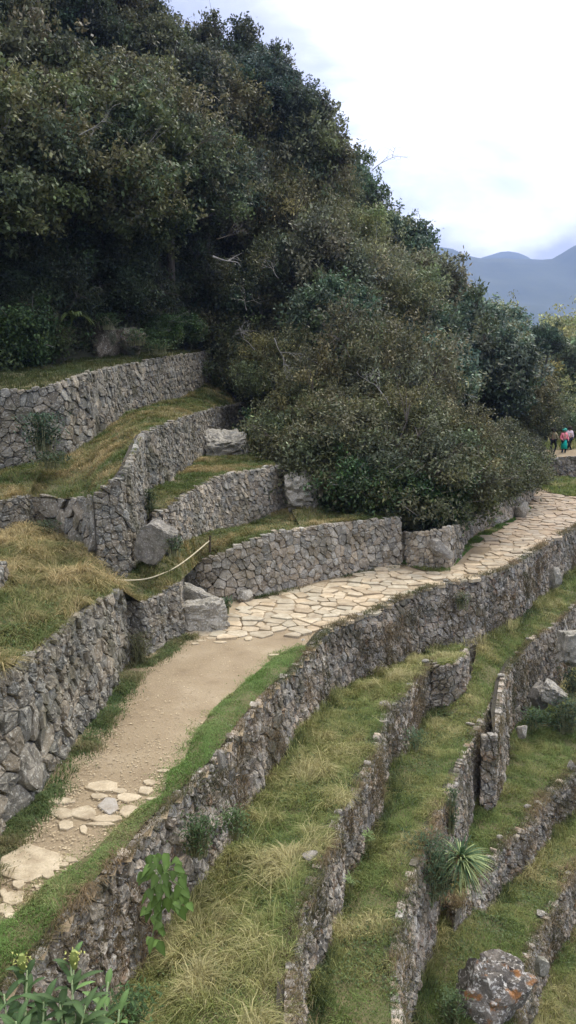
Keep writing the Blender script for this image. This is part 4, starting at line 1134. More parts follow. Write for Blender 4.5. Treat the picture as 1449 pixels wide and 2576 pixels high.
# scattered rest
order = [(i, j) for i in range(0, NU, 1) for j in range(3, NV + 4, 1)]
random.shuffle(order)
cnt = 0
for i, j in order:
    p = HG[i, j]; X, Y, Dp = proj(p[None])
    if Dp[0] < 0 or not (-220 < X[0] < 1500) or Y[0] < -330 or Y[0] > 1500: continue
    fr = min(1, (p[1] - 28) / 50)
    sp_ = 3.0 + 1.3 * fr
    if Y[0] > 700 and X[0] + sp_ * 1.15 * F0 / Dp[0] > 1388: continue
    if X[0] < 470 and Y[0] > 620: continue
    if not free(p, sp_): continue
    n1 = noise3(np.array([[p[0] * .13, p[1] * .13, p[2] * .13]]))[0]
    if X[0] < 560: kd = random.choice(['b0', 'b1', 'b2', 'f1', 'b3', 'b0'])
    elif n1 > .25: kd = random.choice(['b2', 'b3', 'b1'])
    elif j < 14: kd = random.choice(['f0', 'f1', 's0', 's0', 'f0'])
    else: kd = random.choice(['f0', 'f1', 'b1', 'b3', 'f0', 's0'])
    sc = sp_ / 3.0 * random.uniform(.78, 1.12)
    if kd[0] == 's': sc *= 1.15
    if j > NV - 8: sc *= .85
    g = random.uniform(.8, 1.3) * (1 + 1.25 * fr * min(1, max(0, (X[0] - 450) / 550)))  # leaf tint lifted with distance towards the right: haze painted into the colour
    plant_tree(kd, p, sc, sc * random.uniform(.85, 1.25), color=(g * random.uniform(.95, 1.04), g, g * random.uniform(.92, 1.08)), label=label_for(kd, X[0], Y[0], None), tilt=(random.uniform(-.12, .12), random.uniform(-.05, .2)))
    placed.append((p.copy(), sp_)); cnt += 1
print('TREES', cnt, len(placed))

# undergrowth
up_ = sample_surf(hill_front, 130)
up_ = up_[inview(up_)]
h_ = np.abs(rng.normal(0, .45, len(up_))) * (1 + fbm(up_ * .5, 2)) + .02
up_[:, 2] += h_
tn = np.array([.085, .095, .05]) * rng.uniform(.5, 1.5, (len(up_), 1)) * (1 + .5 * fbm(up_ * .3 + 4, 2))[:, None]
V, q, c = leaf_quads(up_, .2, .09, tn)
tag(mesh_np('undergrowth', V, [q], M_plant, col=c), label='tangled undergrowth covering the slope between the trees', kind='stuff')

# far slope at the right with trees paled in their leaf tint to stand for haze
FA = np.array([D(1352, 1120, 78), D(1400, 1118, 80), D(1480, 1118, 80), D(1640, 1120, 80)]); FB = np.array([D(1330, 1060, 170), D(1400, 1010, 165), D(1480, 975, 150), D(1640, 900, 140)])
FS = loft('hillside', FA, FB, 30, 20, M_forest, bump=2.0, fscale=.1)
FS2 = loft('hillside', FB, FB + [60, 160, -120], 20, 6, M_forest, bump=2.0, fscale=.1)
gridp = FS.V.reshape(30, 20, 3)
fc = []
for i in range(30):
    for j in range(0, 20):
        p = gridp[i, j]; X, Y, Dp = proj(p[None])
        if 1330 < X[0] < 1540 and all(np.linalg.norm(p - q) < 999 and np.linalg.norm(p - q) > 6.5 for q in fc):
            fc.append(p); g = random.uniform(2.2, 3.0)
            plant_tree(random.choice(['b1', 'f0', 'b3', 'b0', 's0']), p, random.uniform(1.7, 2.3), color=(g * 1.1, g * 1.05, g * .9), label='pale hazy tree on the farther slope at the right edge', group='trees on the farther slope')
print('FAR', len(fc))
# ================================================================== FAR PATH END
fa = np.array([D(1362, 1152, 57), D(1400, 1150, 57), D(1449, 1148, 57), D(1600, 1146, 57)])
fh = np.array([p[2] - zfor(57, 1203) for p in fa])
wall('terrace_wall', 'far retaining wall under the walkers at the right edge', fa, fh, M_lower, size=.32, relief=.1, side=1)
fb = fa.copy(); fb[:, 2] -= fh; fb[:, 1] -= .15
loft('path', fa + [0, 0, .02], fa + np.array([0, 3.6, .1]), 12, 8, M_dirt, bump=.03)
BG = loft('terrace_ground', fa + np.array([0, 3.5, .1]), fa + np.array([2, 24, .6]), 14, 8, M_soil, bump=.2)
blades('grass', sample_surf(BG, 60), .4, .05, PAL_T, 'rough grass behind the far walkers', straw=.2)
for k_, (x_, d_, s_) in enumerate([(1372, 66, .8), (1398, 67, .75), (1424, 66.5, .7), (1450, 67, .9), (1485, 66, .9)]):
    q_ = D(x_, 1135, d_); q_[2] = fa[0][2] + .1
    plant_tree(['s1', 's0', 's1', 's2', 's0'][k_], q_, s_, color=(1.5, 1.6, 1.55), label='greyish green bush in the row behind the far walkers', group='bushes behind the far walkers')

gA = np.array([P(1338, 1222, 0.02), P(1372, 1238, .02), P(1410, 1246, .02), P(1449, 1251, .02), P(1600, 1262, .02)])
FG = loft('terrace_ground', np.vstack([fb[0] + [-1.2, -.5, 0], fb]), gA, 20, 8, M_soil, bump=.1, drop=-.03)
blades('grass', sample_surf(FG, 500), .16, .03, PAL_T, 'green grass below the far retaining wall', straw=.15)

# ================================================================== PEOPLE
def person(label, px, pyfeet, y, height, rz, top, legs, hair, skin=(.35, .2, .14), pose=0, extra=None, headname='hair'):
    base = D(px, pyfeet, y); z0 = fa[0][2] + .03
    base[2] = z0
    root = empty('person', base, rz); tag(root, label, 'person', group='walkers on the far path')
    S = height / 1.72
    a = .12 if pose else 0
    J = {'pelvis': (0, 0, .93), 'chest': (0, .02, 1.25), 'neck': (0, .03, 1.46), 'head': (0, .0, 1.58), 'top': (0, 0, 1.7),
         'hl': (-.1, 0, .9), 'kl': (-.11, -.06 - a, .5), 'fl': (-.12, .04 + a, .08), 'tl': (-.12, -.1 + a, .04), 'hr': (.1, 0, .9), 'kr': (.11, -.02 + a, .5), 'fr': (.12, .02 - a, .08), 'tr': (.12, -.12 - a, .04),
         'sl': (-.19, .03, 1.4), 'el': (-.27, .06 - a, 1.12), 'wl': (-.22, -.14 - a, .98), 'nl': (-.2, -.2 - a, .95), 'sr': (.19, .03, 1.4), 'er': (.28, .05, 1.12), 'wr': (.24, -.12 + a, .95), 'nr': (.22, -.17 + a, .9)}
    rad = {'pelvis': .14, 'chest': .15, 'neck': .055, 'head': .1, 'top': .075, 'hl': .1, 'kl': .06, 'fl': .04, 'tl': .035, 'hr': .1, 'kr': .06, 'fr': .04, 'tr': .035, 'sl': .07, 'el': .045, 'wl': .032, 'nl': .035, 'sr': .07, 'er': .045, 'wr': .032, 'nr': .035}
    E_ = [('pelvis', 'chest'), ('chest', 'neck'), ('neck', 'head'), ('head', 'top'), ('pelvis', 'hl'), ('hl', 'kl'), ('kl', 'fl'), ('fl', 'tl'), ('pelvis', 'hr'), ('hr', 'kr'), ('kr', 'fr'), ('fr', 'tr'), ('chest', 'sl'), ('sl', 'el'), ('el', 'wl'), ('wl', 'nl'), ('chest', 'sr'), ('sr', 'er'), ('er', 'wr'), ('wr', 'nr')]
    def sk(name, names, edges, grow, mat):
        names = list(names); me = bpy.data.meshes.new(name)
        me.from_pydata([tuple(np.array(J[k]) * S) for k in names], [(names.index(a_), names.index(b_)) for a_, b_ in edges], [])
        me.materials.append(mat)
        o = bpy.data.objects.new(name, me); COL.objects.link(o); o.parent = root
        m = o.modifiers.new('skin', 'SKIN'); m.use_smooth_shade = True
        for v, k in zip(me.skin_vertices[0].data, names): v.radius = ((rad[k] + grow) * S,) * 2
        me.skin_vertices[0].data[0].use_root = True
        s = o.modifiers.new('sub', 'SUBSURF'); s.levels = 1; s.render_levels = 1
        return o
    sk('body', J.keys(), E_, 0, flat_mat('skin', skin))
    up = ['pelvis', 'chest', 'sl', 'el', 'wl', 'sr', 'er', 'wr']
    sk('jacket', up, [e for e in E_ if e[0] in up and e[1] in up], .022, flat_mat('jacket', top))
    lo = ['pelvis', 'hl', 'kl', 'fl', 'hr', 'kr', 'fr']
    sk('trousers', lo, [e for e in E_ if e[0] in lo and e[1] in lo], .018, flat_mat('trousers', legs))
    h = boulder_mesh(headname, (0, .025 * S, 1.66 * S), (.26 * S, .27 * S, .2 * S), flat_mat('hair', hair), seed=5, cuts=0, sub=2, rough=.05); h.parent = root
    if extra: extra(root, S)
    return root
def backpack(col):
    def f(root, S):
        b = boulder_mesh('backpack', (0, .24 * S, 1.2 * S), (.36 * S, .24 * S, .5 * S), flat_mat('pack', col), seed=9, cuts=8, sub=3, rough=.03, keep=.7); b.parent = root
    return f
def skirt(col):
    def f(root, S):
        mb = MB(); mb.tube([(0, 0, .95 * S), (0, 0, .7 * S), (0, 0, .38 * S)], [.17 * S, .2 * S, .23 * S], 12); mb.build('skirt', flat_mat('skirt', col), parent=root, smooth=True)
    return f
person('walker in a khaki jacket and black trousers, nearest the trees', 1391, 1138, 59, 1.7, 2.4, (.3, .25, .14), (.012, .012, .015), (.02, .015, .012), pose=1)
person('walker in pink top and teal wrap skirt beside the khaki one', 1418, 1139, 59, 1.68, .3, (.75, .22, .25), (.015, .03, .04), (.05, .35, .27), extra=skirt((.0, .36, .27)), headname='headscarf')
person('walker in a pale pink and white jacket at the right', 1431, 1136, 60.5, 1.7, .2, (.62, .5, .5), (.015, .015, .02), (.03, .02, .015), pose=1, extra=backpack((.6, .35, .35)))

# ================================================================== SMALL PLANTS
def leaf_blade(mb, base, d, up, L, W, col, bend=.3, fold=.25, n=5, shape='lance'):
    d = np.array(d, float); d /= np.linalg.norm(d); up = np.array(up, float)
    s = np.cross(d, up); s /= np.linalg.norm(s) + 1e-6; u = np.cross(s, d)
    V = []; F = []; CC = []
    for i in range(n + 1):
        t = i / n
        w = (math.sin(math.pi * min(1, t * .92 + .06)) ** .8 if shape == 'lance' else (math.sin(math.pi * min(1, (t ** .55) * .97 + .02)) ** .8)) * W * .5
        if shape == 'strap': w = W * .5 * (1 - t ** 2.5) 
        c = np.array(base) + d * L * t * (1 - .15 * bend * t) - np.array([0, 0, 1]) * L * bend * t * t
        V += [c - s * w + u * w * fold, c, c + s * w + u * w * fold]
        CC += [tuple(x * .88 for x in col), tuple(x * 1.25 for x in col), tuple(x * 1.0 for x in col)]
    for i in range(n):
        a = i * 3
        F += [[a, a + 1, a + 4, a + 3], [a + 1, a + 2, a + 5, a + 4]]
    mb.add(V, F, CC)

def leafy_stem(root, stems, leaves, base, tip, n, L, W, col, r, shape='lance', bend=.3, whorl=True, thick=.008):
    base = np.array(base); tip = np.array(tip)
    mid = (base + tip) / 2 + np.array([r.uniform(-.05, .05), r.uniform(-.05, .05), 0]) * np.linalg.norm(tip - base)
    stems.tube([base, mid, tip], [thick, thick * .8, thick * .5], 6, col=(.5, .6, .3))
    for i in range(n):
        t = .25 + .75 * (i + .5) / n
        p = base * (1 - t) ** 2 + 2 * mid * t * (1 - t) + tip * t * t
        a = i * 2.4 + r.uniform(-.3, .3)
        el = .15 + .75 * t ** 2 + r.uniform(-.2, .2)
        d = np.array([math.cos(a) * math.cos(el), math.sin(a) * math.cos(el), math.sin(el)])
        g = r.uniform(.75, 1.3)
        leaf_blade(leaves, p, d, (0, 0, 1), L * r.uniform(.7, 1.15) * (1 - .35 * t * t), W * r.uniform(.8, 1.1) * (1 - .3 * t * t), tuple(np.array(col) * g * (1 + .35 * t)), bend=bend, shape=shape)

# near shrub with lance leaves and yellow flower heads, rooted on the bank under the viewer
def lance_shrub(name, label, root_pt, tips, n, L, W, col, seed, flowers=(), **k):
    r = random.Random(seed); root = empty(name, root_pt); tag(root, label, 'plant')
    st, lv = MB(), MB(); o = np.array(root_pt)
    for tpt in tips: leafy_stem(root, st, lv, (r.uniform(-.03, .03), r.uniform(-.03, .03), 0), np.array(tpt) - o, n, L, W, col, r, **k)
    st.build('stem', M_plant, parent=root); lv.build('leaves', M_plant, parent=root, smooth=True)
    for f in flowers[:1]:
        fb_ = MB(); c = np.array(f) - o
        fb_.tube([c - [0, 0, .05], c, c + [0, 0, .03]], [.012, .02, .01], 6, col=(.3, .35, .1))
        for _ in range(45):
            q = c + np.array([r.gauss(0, .016), r.gauss(0, .016), r.gauss(0, .014)])
            leaf_blade(fb_, q, (r.gauss(0, 1), r.gauss(0, 1), abs(r.gauss(0, 1)) + .2), (r.random(), .3, 1), .016, .009, (.45, .46, .14), n=2)
        fb_.build('flower_head', M_plant, parent=root)
    return root
lance_shrub('leafy_plant', 'lance leaved plant with yellow flower heads in the bottom left corner, left stem', D(70, 2900, 2.9), [D(68, 2440, 3.3), D(10, 2500, 3.2), D(110, 2520, 3.2), D(40, 2570, 3.0)], 26, .2, .045, (.055, .095, .032), 3, flowers=[D(55, 2418, 3.3), D(78, 2412, 3.32)], thick=.007)
lance_shrub('leafy_plant', 'lance leaved plant with one yellow flower head in the bottom left corner, middle stem', D(165, 2900, 2.9), [D(178, 2425, 3.3), D(150, 2520, 3.2), D(215, 2530, 3.2)], 26, .2, .045, (.055, .09, .032), 5, flowers=[D(186, 2408, 3.3)], thick=.007)
lance_shrub('leafy_plant', 'upright bright leaved shoot right of the flowering plants', D(250, 2950, 3.0), [D(272, 2470, 3.4), D(240, 2540, 3.2), D(300, 2540, 3.3)], 12, .19, .048, (.09, .15, .045), 8, thick=.008)
lance_shrub('leafy_plant', 'slender upright shoot reaching above the flowering plants', D(190, 2900, 3.3), [D(188, 2390, 3.7)], 12, .14, .035, (.12, .2, .06), 9, thick=.006)

# heart leaved plant hanging on the wall
r = random.Random(12)
hp = empty('heart_leaf_plant', D(405, 2200, 9.9)); tag(hp, 'bright green heart leaved plant growing out of the long curving wall', 'plant')
lv, st = MB(), MB(); o = np.array(hp.location)
HL = 2 * [(366, 2205), (375, 2165), (395, 2190), (392, 2165), (420, 2180), (415, 2210), (440, 2200), (430, 2235), (385, 2235), (412, 2240), (455, 2225), (400, 2262), (418, 2275), (440, 2262), (452, 2245), (390, 2285), (460, 2210), (432, 2290), (400, 2310), (445, 2290), (462, 2250), (470, 2285), (375, 2300), (398, 2345), (385, 2372), (402, 2378), (410, 2330), (378, 2250), (448, 2178), (408, 2160), (425, 2255), (440, 2275), (392, 2215), (456, 2268), (380, 2190), (390, 2320)]
for i, (x, y_) in enumerate(HL):
    p = D(x + r.uniform(-5, 5), y_ - 14 + r.uniform(-6, 6), 9.6 - .3 * r.random()) - o
    if i % 2 == 0: st.tube([(0, .1, 0), p * .5 + np.array([0, -.05, .05]), p], [.006, .005, .003], 5, col=(.25, .35, .12))
    a = r.uniform(-2.6, -.5); g = r.uniform(.75, 1.35)
    leaf_blade(lv, p, (math.cos(a) * .8, -.6 + r.uniform(-.4, .4), r.uniform(-.9, .1)), (r.uniform(-.6, .6), -.6, 1), r.uniform(.1, .17), r.uniform(.07, .12), (.1 * g, .165 * g, .036 * g), bend=.25, shape='heart')
lv.build('leaves', M_plant, parent=hp, smooth=True); st.build('stem', M_plant, parent=hp)

# spiky rosette
c0 = D(1158, 2160, 15.9)
ro = empty('rosette_plant', c0); tag(ro, 'spiky striped rosette plant hanging out of the third lower wall', 'plant')
lv, dd = MB(), MB(); r = random.Random(21)
for i in range(150):
    a = i * 2.39996; t = i / 150
    el = 1.25 - 1.75 * t + r.uniform(-.15, .15)
    d = np.array([math.cos(a) * math.cos(el) , math.sin(a) * math.cos(el), math.sin(el)])
    # the whole rosette leans out towards the valley and the viewer
    ax = R(38); d = np.array([d[0] * math.cos(ax * .8) + d[2] * math.sin(ax * .8), d[1] * math.cos(ax) - abs(d[2]) * .45, d[2] * math.cos(ax) - d[0] * math.sin(ax * .5)])
    g = r.uniform(.7, 1.3); st_ = r.random() < .55
    col = (.30 * g, .36 * g, .15 * g) if st_ else (.08 * g, .14 * g, .06 * g)
    leaf_blade(lv, d * .03, d, (0.1, 0, 1), r.uniform(.58, .8), .036, col, bend=.35, fold=.3, n=6, shape='strap')
for i in range(40):
    a = r.uniform(0, 6.28); d = (math.cos(a), math.sin(a), r.uniform(-.5, .5))
    leaf_blade(dd, np.array([r.uniform(-.05, .05), .05, .05]), d, (0, 0, 1), r.uniform(.35, .55), .022, (.3, .2, .1), bend=.6, n=5, shape='strap')
lv.build('leaves', M_plant, parent=ro, smooth=True); dd.build('dead_leaves', M_plant, parent=ro)

def spiky_bush(name, label, c, w, h, n, L, W, col, seed, upb=.8):
    r = random.Random(seed); root = empty(name, c); tag(root, label, 'plant'); lv, st = MB(), MB()
    for i in range(n):
        b = np.array([r.gauss(0, w * .35), r.gauss(0, w * .35), r.uniform(0, h)])
        if i % 14 == 0: st.tube([(b[0] * .5, b[1] * .5, -.15), b * .6, b], [.012, .008, .005], 5, col=(.3, .3, .15))
        a = r.uniform(0, 6.28); el = r.uniform(.1, 1.2) * upb
        g = r.uniform(.55, 1.4)
        leaf_blade(lv, b, (math.cos(a) * math.cos(el), math.sin(a) * math.cos(el), math.sin(el)), (0, 0, 1), L * r.uniform(.6, 1.2), W, tuple(np.array(col) * g), bend=.2, n=3)
    lv.build('leaves', M_plant, parent=root); st.build('stem', M_plant, parent=root)
    return root
spiky_bush('narrow_leaf_bush', 'dark narrow leaved bush left of the spiky rosette', D(1075, 2240, 15.6), .7, 1.1, 1700, .13, .02, (.05, .085, .035), 31)
spiky_bush('narrow_leaf_bush', 'dark bush tight against the left side of the rosette', D(1112, 2225, 15.9), .4, .7, 600, .13, .02, (.05, .08, .035), 32)
spiky_bush('narrow_leaf_bush', 'tall thin bush above the rosette on the wall top', D(1136, 2080, 17.3), .16, .85, 300, .13, .018, (.055, .09, .035), 33)
spiky_bush('narrow_leaf_bush', 'upright sprig at the far left of the bushes by the rosette', D(1042, 2215, 15.6), .1, .6, 130, .12, .018, (.05, .09, .035), 34)
spiky_bush('weed', 'leafy weeds growing up the left side of the grey lichened boulder', D(1135, 2560, 13.9), .35, .5, 400, .09, .025, (.08, .12, .045), 63)
spiky_bush('weed', 'pale lance leaved weed near the second wall, upper one', D(922, 2115, 15.1), .12, .14, 40, .16, .025, (.18, .24, .09), 41)
spiky_bush('weed', 'pale lance leaved weed near the second wall, lower one', D(880, 2225, 14.1), .1, .1, 34, .16, .025, (.2, .26, .1), 42)
spiky_bush('weed', 'dark leafy clump on the second terrace near the bottom', D(878, 2375, 13.2), .28, .22, 240, .08, .025, (.045, .085, .035), 43)
spiky_bush('weed', 'dark leafy clump at the foot of the second wall', D(1045, 1872, 19.0), .35, .35, 300, .08, .025, (.06, .1, .04), 44)
spiky_bush('weed', 'dark weeds at the foot of the curving wall above the tall grass', D(500, 2130, 12.2), .35, .45, 600, .09, .022, (.055, .09, .03), 45)
spiky_bush('weed', 'green weeds at the foot of the curving wall left of the tall grass', D(590, 2085, 12.9), .35, .3, 400, .09, .022, (.07, .11, .035), 46)
spiky_bush('weed', 'leafy weeds in the lower corner beside the lance leaved plants', D(330, 2560, 9.0), .4, .3, 400, .09, .022, (.07, .12, .04), 47)
spiky_bush('weed', 'green shrublet clinging to the far face of the curving wall', D(1062, 1600, 25.2), .42, .45, 500, .09, .03, (.05, .085, .035), 48)
spiky_bush('weed', 'small moss green shrub on the curving wall further right', D(1160, 1520, 25.4), .35, .35, 300, .09, .03, (.07, .09, .035), 49)
spiky_bush('wall_shrub', 'bluish green shrub growing on the highest wall at the left', D(108, 1120, 25.6), .75, .9, 900, .16, .06, (.05, .085, .045), 50)
spiky_bush('wall_shrub', 'low bushy growth at the foot of the highest wall', D(130, 1165, 25.0), .8, .3, 500, .14, .04, (.055, .08, .035), 51)
spiky_bush('seedling', 'light green seedling in front of the thicket by the grey wall', D(908, 1255, 28.8), .22, .3, 90, .14, .06, (.16, .26, .1), 52)
spiky_bush('wall_plant', 'weeds hanging down the light grey wall', D(905, 1330, 27.8), .25, .35, 160, .12, .03, (.06, .1, .04), 53)
spiky_bush('wall_shrub', 'dark weeds in the gap between the buttress and the wall above the rope', D(377, 1290, 22.9), .22, .6, 500, .1, .03, (.06, .085, .035), 62)
spiky_bush('wall_shrub', 'bushy weeds beside the big tilted slab', D(440, 1385, 20.6), .3, .3, 260, .1, .03, (.06, .09, .035), 54)
spiky_bush('wall_shrub', 'weeds at the dark recess of the large block wall', D(110, 1345, 22.9), .6, .35, 500, .1, .03, (.05, .075, .03), 55)
spiky_bush('wall_shrub', 'weeds at the foot of the split pale boulder', D(568, 1530, 21.9), .22, .25, 200, .1, .03, (.06, .1, .04), 56)
spiky_bush('wall_shrub', 'hanging weeds over the low overgrown wall end', D(410, 1600, 20.3), .35, .7, 500, .13, .02, (.08, .09, .04), 57)
spiky_bush('wall_shrub', 'hanging weeds at the corner of the tall dark wall', D(352, 1660, 18.6), .35, .6, 500, .13, .02, (.08, .085, .04), 58)
spiky_bush('wall_shrub', 'dark shrubs among the ruins at the right edge', D(1425, 1830, 24.6), .8, .9, 900, .11, .04, (.035, .06, .028), 59)
spiky_bush('wall_shrub', 'dark shrub behind the wedge shaped rock', D(1440, 1740, 25.8), .6, .7, 600, .11, .04, (.035, .055, .028), 60)
spiky_bush('wall_shrub', 'low green shrub below the jagged rocks', D(1345, 1820, 24.2), .5, .4, 400, .1, .04, (.05, .085, .035), 61)

# fern over the outcrop
r = random.Random(71); fr_ = empty('fern', D(190, 800, 34.6)); tag(fr_, 'arching fern above the rock outcrop', 'fern'); fl = MB()
for i in range(26):
    a = r.uniform(0, 6.28); el = r.uniform(.3, 1.2); d = np.array([math.cos(a) * math.cos(el), math.sin(a) * math.cos(el) * .8 - .2, math.sin(el)])
    leaf_blade(fl, (0, 0, 0), d, (0, 0, 1), r.uniform(.8, 1.2), .13, tuple(np.array([.13, .17, .05]) * r.uniform(.6, 1.2)), bend=.75, n=7)
fl.build('fronds', M_plant, parent=fr_)

for lb, x, y_, d_, w_, h_, n_, sd_ in (('leafy growth covering the top of the rock outcrop', 270, 820, 36.6, .8, .5, 500, 81), ('ivy like leaves on the right of the outcrop', 345, 860, 36.9, .7, .5, 450, 82), ('weeds in front of the brown cave like rock', 195, 880, 36.6, .8, .3, 400, 83), ('green plants at the foot of the forest by the wall end', 400, 880, 37.5, .9, .4, 500, 84)):
    spiky_bush('leafy_clump', lb, D(x, y_, d_), w_, h_, n_, .13, .05, (.07, .115, .045), sd_)
# bare branches showing in the forest
def bare(label, start, direction, length, seed, mat, depth=4, rad=.045, spread=.5, nb=3):
    r = random.Random(seed); mb = MB()
    def grow(p, d, L, rd, k):
        pts = [p]; dd = d.copy()
        for _ in range(4):
            dd = dd + np.array([r.gauss(0, .16), r.gauss(0, .16), r.gauss(0, .12)]); dd /= np.linalg.norm(dd); pts.append(pts[-1] + dd * L / 4)
        mb.tube(pts, [rd * (1 - .15 * i) for i in range(5)], 5)
        if k > 0:
            for _ in range(nb):
                q = pts[r.choice((2, 3, 4))]; d2 = dd + np.array([r.gauss(0, spread), r.gauss(0, spread), r.gauss(0, spread)]); d2 /= np.linalg.norm(d2)
                grow(q, d2, L * r.uniform(.5, .75), rd * .55, k - 1)
    d = np.array(direction, float); d /= np.linalg.norm(d)
    grow(np.array([0., 0, 0]), d, length, rad, depth)
    o = mb.build('bare_branch', mat); o.location = start
    tag(o, label, 'branch', group='bare branches in the forest'); return o
bare('whitish dead branch in the middle of the dark forest', D(535, 645, 35.5), (1, -.1, -.25), .6, 3, M_palebark, 2, .045)
bare('fan of bare twigs above the whitish dead branch', D(545, 602, 35.0), (1, 0, .35), .8, 4, M_bark, 3, .02, .35)
0 and bare('bare twigs sticking out left of the fan of twigs', D(395, 580, 32.5), (-1, 0, .1), 1.0, 5, M_palebark, 3, .025, .4)
bare('pale twiggy branch end at the left of the big bushes', D(640, 880, 34.5), (-.4, -.2, .5), .8, 6, M_palebark, 3, .022, .6)
bare('pale twigs hanging down among the big bushes', D(690, 850, 34.5), (.3, -.2, -.7), .8, 7, M_palebark, 3, .02, .5)
bare('long pale branch across the right flank of the slope', D(955, 700, 50), (.8, 0, -.55), 1.5, 8, M_palebark, 2, .04)
bare('light twig tips against the skyline', D(935, 430, 58), (.9, -.2, .5), 1.5, 9, M_bark, 3, .03, .5)
for i, (x, y_, d_) in enumerate([(200, 340, 30.5), (470, 390, 34.5), (620, 480, 45), (860, 620, 51), (700, 700, 39.5), (1000, 800, 47), (1120, 900, 44), (880, 900, 34), (1200, 1000, 40), (620, 780, 37), (1090, 1090, 33.5), (980, 1020, 31.5)]):
    bare('pale bare limb showing through the forest leaves', D(x, y_, d_), (random.uniform(-1, 1), -.3, random.uniform(.1, .8)), random.uniform(.6, 1.0), 60 + i, random.choice([M_palebark, M_bark]), 3, .022, .5)
for i, (x, y_) in enumerate([(800, 1262), (830, 1268), (860, 1275), (885, 1270), (760, 1212), (910, 1290), (970, 1290)]):
    bare('brown bare stems rising at the foot of the bushes', D(x, y_, 30.4), (random.uniform(-.5, .3), -.2, 1), random.uniform(.6, 1.0), 20 + i, M_bark, 3, .018, .5)

# ================================================================== VIEWER'S BANK, VALLEY, MOUNTAINS
bk = []
for i, xx in enumerate(np.linspace(-9, 4, 24)):
    bk.append([(xx, -6, 5.0), (xx, 1.1, 5.0), (xx, 1.6, 4.7), (xx, 2.2, 3.7), (xx, 2.9, 2.6), (xx, 3.6, 1.2), (xx, 4.4, -1.5), (xx, 5, -4)])
bk = np.array(bk); nb_ = bk.shape[1]; bv = bk.reshape(-1, 3).copy(); bv[:, 2] += .08 * fbm(bv * 1.5, 3); bi = np.arange(len(bv)).reshape(24, nb_)
tag(mesh_np('earth_bank', bv, [np.stack([bi[:-1, :-1], bi[1:, :-1], bi[1:, 1:], bi[:-1, 1:]], -1).reshape(-1, 4)], M_soil, smooth=True), kind='structure')
vs_ = resample(T5.V.reshape(40, 10, 3)[:, -1], 30)
loft('hillside', vs_, vs_ + [60, -20, -60], 30, 12, M_forest, bump=1.5, fscale=.1, drop=0)
# ground sheet to the horizon
gn = 90; gxx = np.sign(np.linspace(-1, 1, gn)) * np.abs(np.linspace(-1, 1, gn)) ** 2.2 * 3900
gX, gY = np.meshgrid(gxx, gxx, indexing='ij'); gv_ = np.stack([gX.ravel(), gY.ravel(), np.full(gX.size, -90.)], 1)
gv_[:, 2] += 20 * fbm(gv_ * .002, 3); gi = np.arange(gn * gn).reshape(gn, gn)
M_far = ground_mat('far_forest', [(.03, .045, .025), (.06, .075, .035)], scale=.01)
tag(mesh_np('ground', gv_, [np.stack([gi[:-1, :-1], gi[1:, :-1], gi[1:, 1:], gi[:-1, 1:]], -1).reshape(-1, 4)], M_far, smooth=True), kind='structure')
def ridge(dist, pts, depth, rough, seed):
    px = np.linspace(pts[0][0], pts[-1][0], 260); py = np.interp(px, [p[0] for p in pts], [p[1] for p in pts])
    top = np.array([D(a, b, dist) for a, b in zip(px, py)])
    top[:, 2] += rough * fbm(np.stack([px * .02, px * 0 + seed, px * 0], 1), 5)
    rows = []
    for k in range(26):
        t = k / 25 * 1.25 - .25
        r_ = top.copy(); r_[:, 1] -= depth * t; r_[:, 2] = (top[:, 2] + 120) * (1 - abs(t)) ** 1.1 - 120
        r_[:, 2] += 35 * min(1, abs(t) * 3) * fbm(np.stack([r_[:, 0] * .0055, r_[:, 1] * .0055 + seed, r_[:, 0] * 0], 1), 5)
        rows.append(r_)
    V = np.array(rows).reshape(-1, 3); i_ = np.arange(len(V)).reshape(26, 260)
    tag(mesh_np('mountain', V, [np.stack([i_[:-1, :-1], i_[:-1, 1:], i_[1:, 1:], i_[1:, :-1]], -1).reshape(-1, 4)], M_far, smooth=True), kind='structure')
ridge(2400, [(-2500, 500), (-800, 420), (300, 520), (900, 600), (1130, 622), (1165, 640), (1205, 652), (1260, 651), (1320, 654), (1380, 654), (1412, 636), (1449, 616), (1600, 540), (2000, 470), (2600, 520), (4000, 600)], 1300, 5, 3)
ridge(3300, [(-1500, 560), (1000, 660), (1180, 660), (1225, 642), (1270, 628), (1310, 636), (1360, 665), (1500, 640), (2200, 500), (4000, 560)], 1000, 8, 8)

# haze
def box(name, lo, hi, mat):
    v = [(x, y, z) for x in (lo[0], hi[0]) for y in (lo[1], hi[1]) for z in (lo[2], hi[2])]
    f = [(0, 1, 3, 2), (4, 6, 7, 5), (0, 4, 5, 1), (2, 3, 7, 6), (0, 2, 6, 4), (1, 5, 7, 3)]
    me = bpy.data.meshes.new(name); me.from_pydata(v, [], f); me.materials.append(mat); o = bpy.data.objects.new(name, me); COL.objects.link(o); return o
if HAZE > 0:
    hm = bpy.data.materials.new('haze_air'); hm.use_nodes = True; nt = hm.node_tree; nt.nodes.clear()
    out = nt.nodes.new('ShaderNodeOutputMaterial'); pvn = nt.nodes.new('ShaderNodeVolumePrincipled')
    pvn.inputs['Color'].default_value = (.42, .58, 1, 1); pvn.inputs['Density'].default_value = HAZE; pvn.inputs['Anisotropy'].default_value = .3
    nt.links.new(pvn.outputs[0], out.inputs['Volume'])
    tag(box('haze', (-4000, -4000, -140), (4000, 4000, 900), hm), label='thin bluish mountain air', kind='stuff')

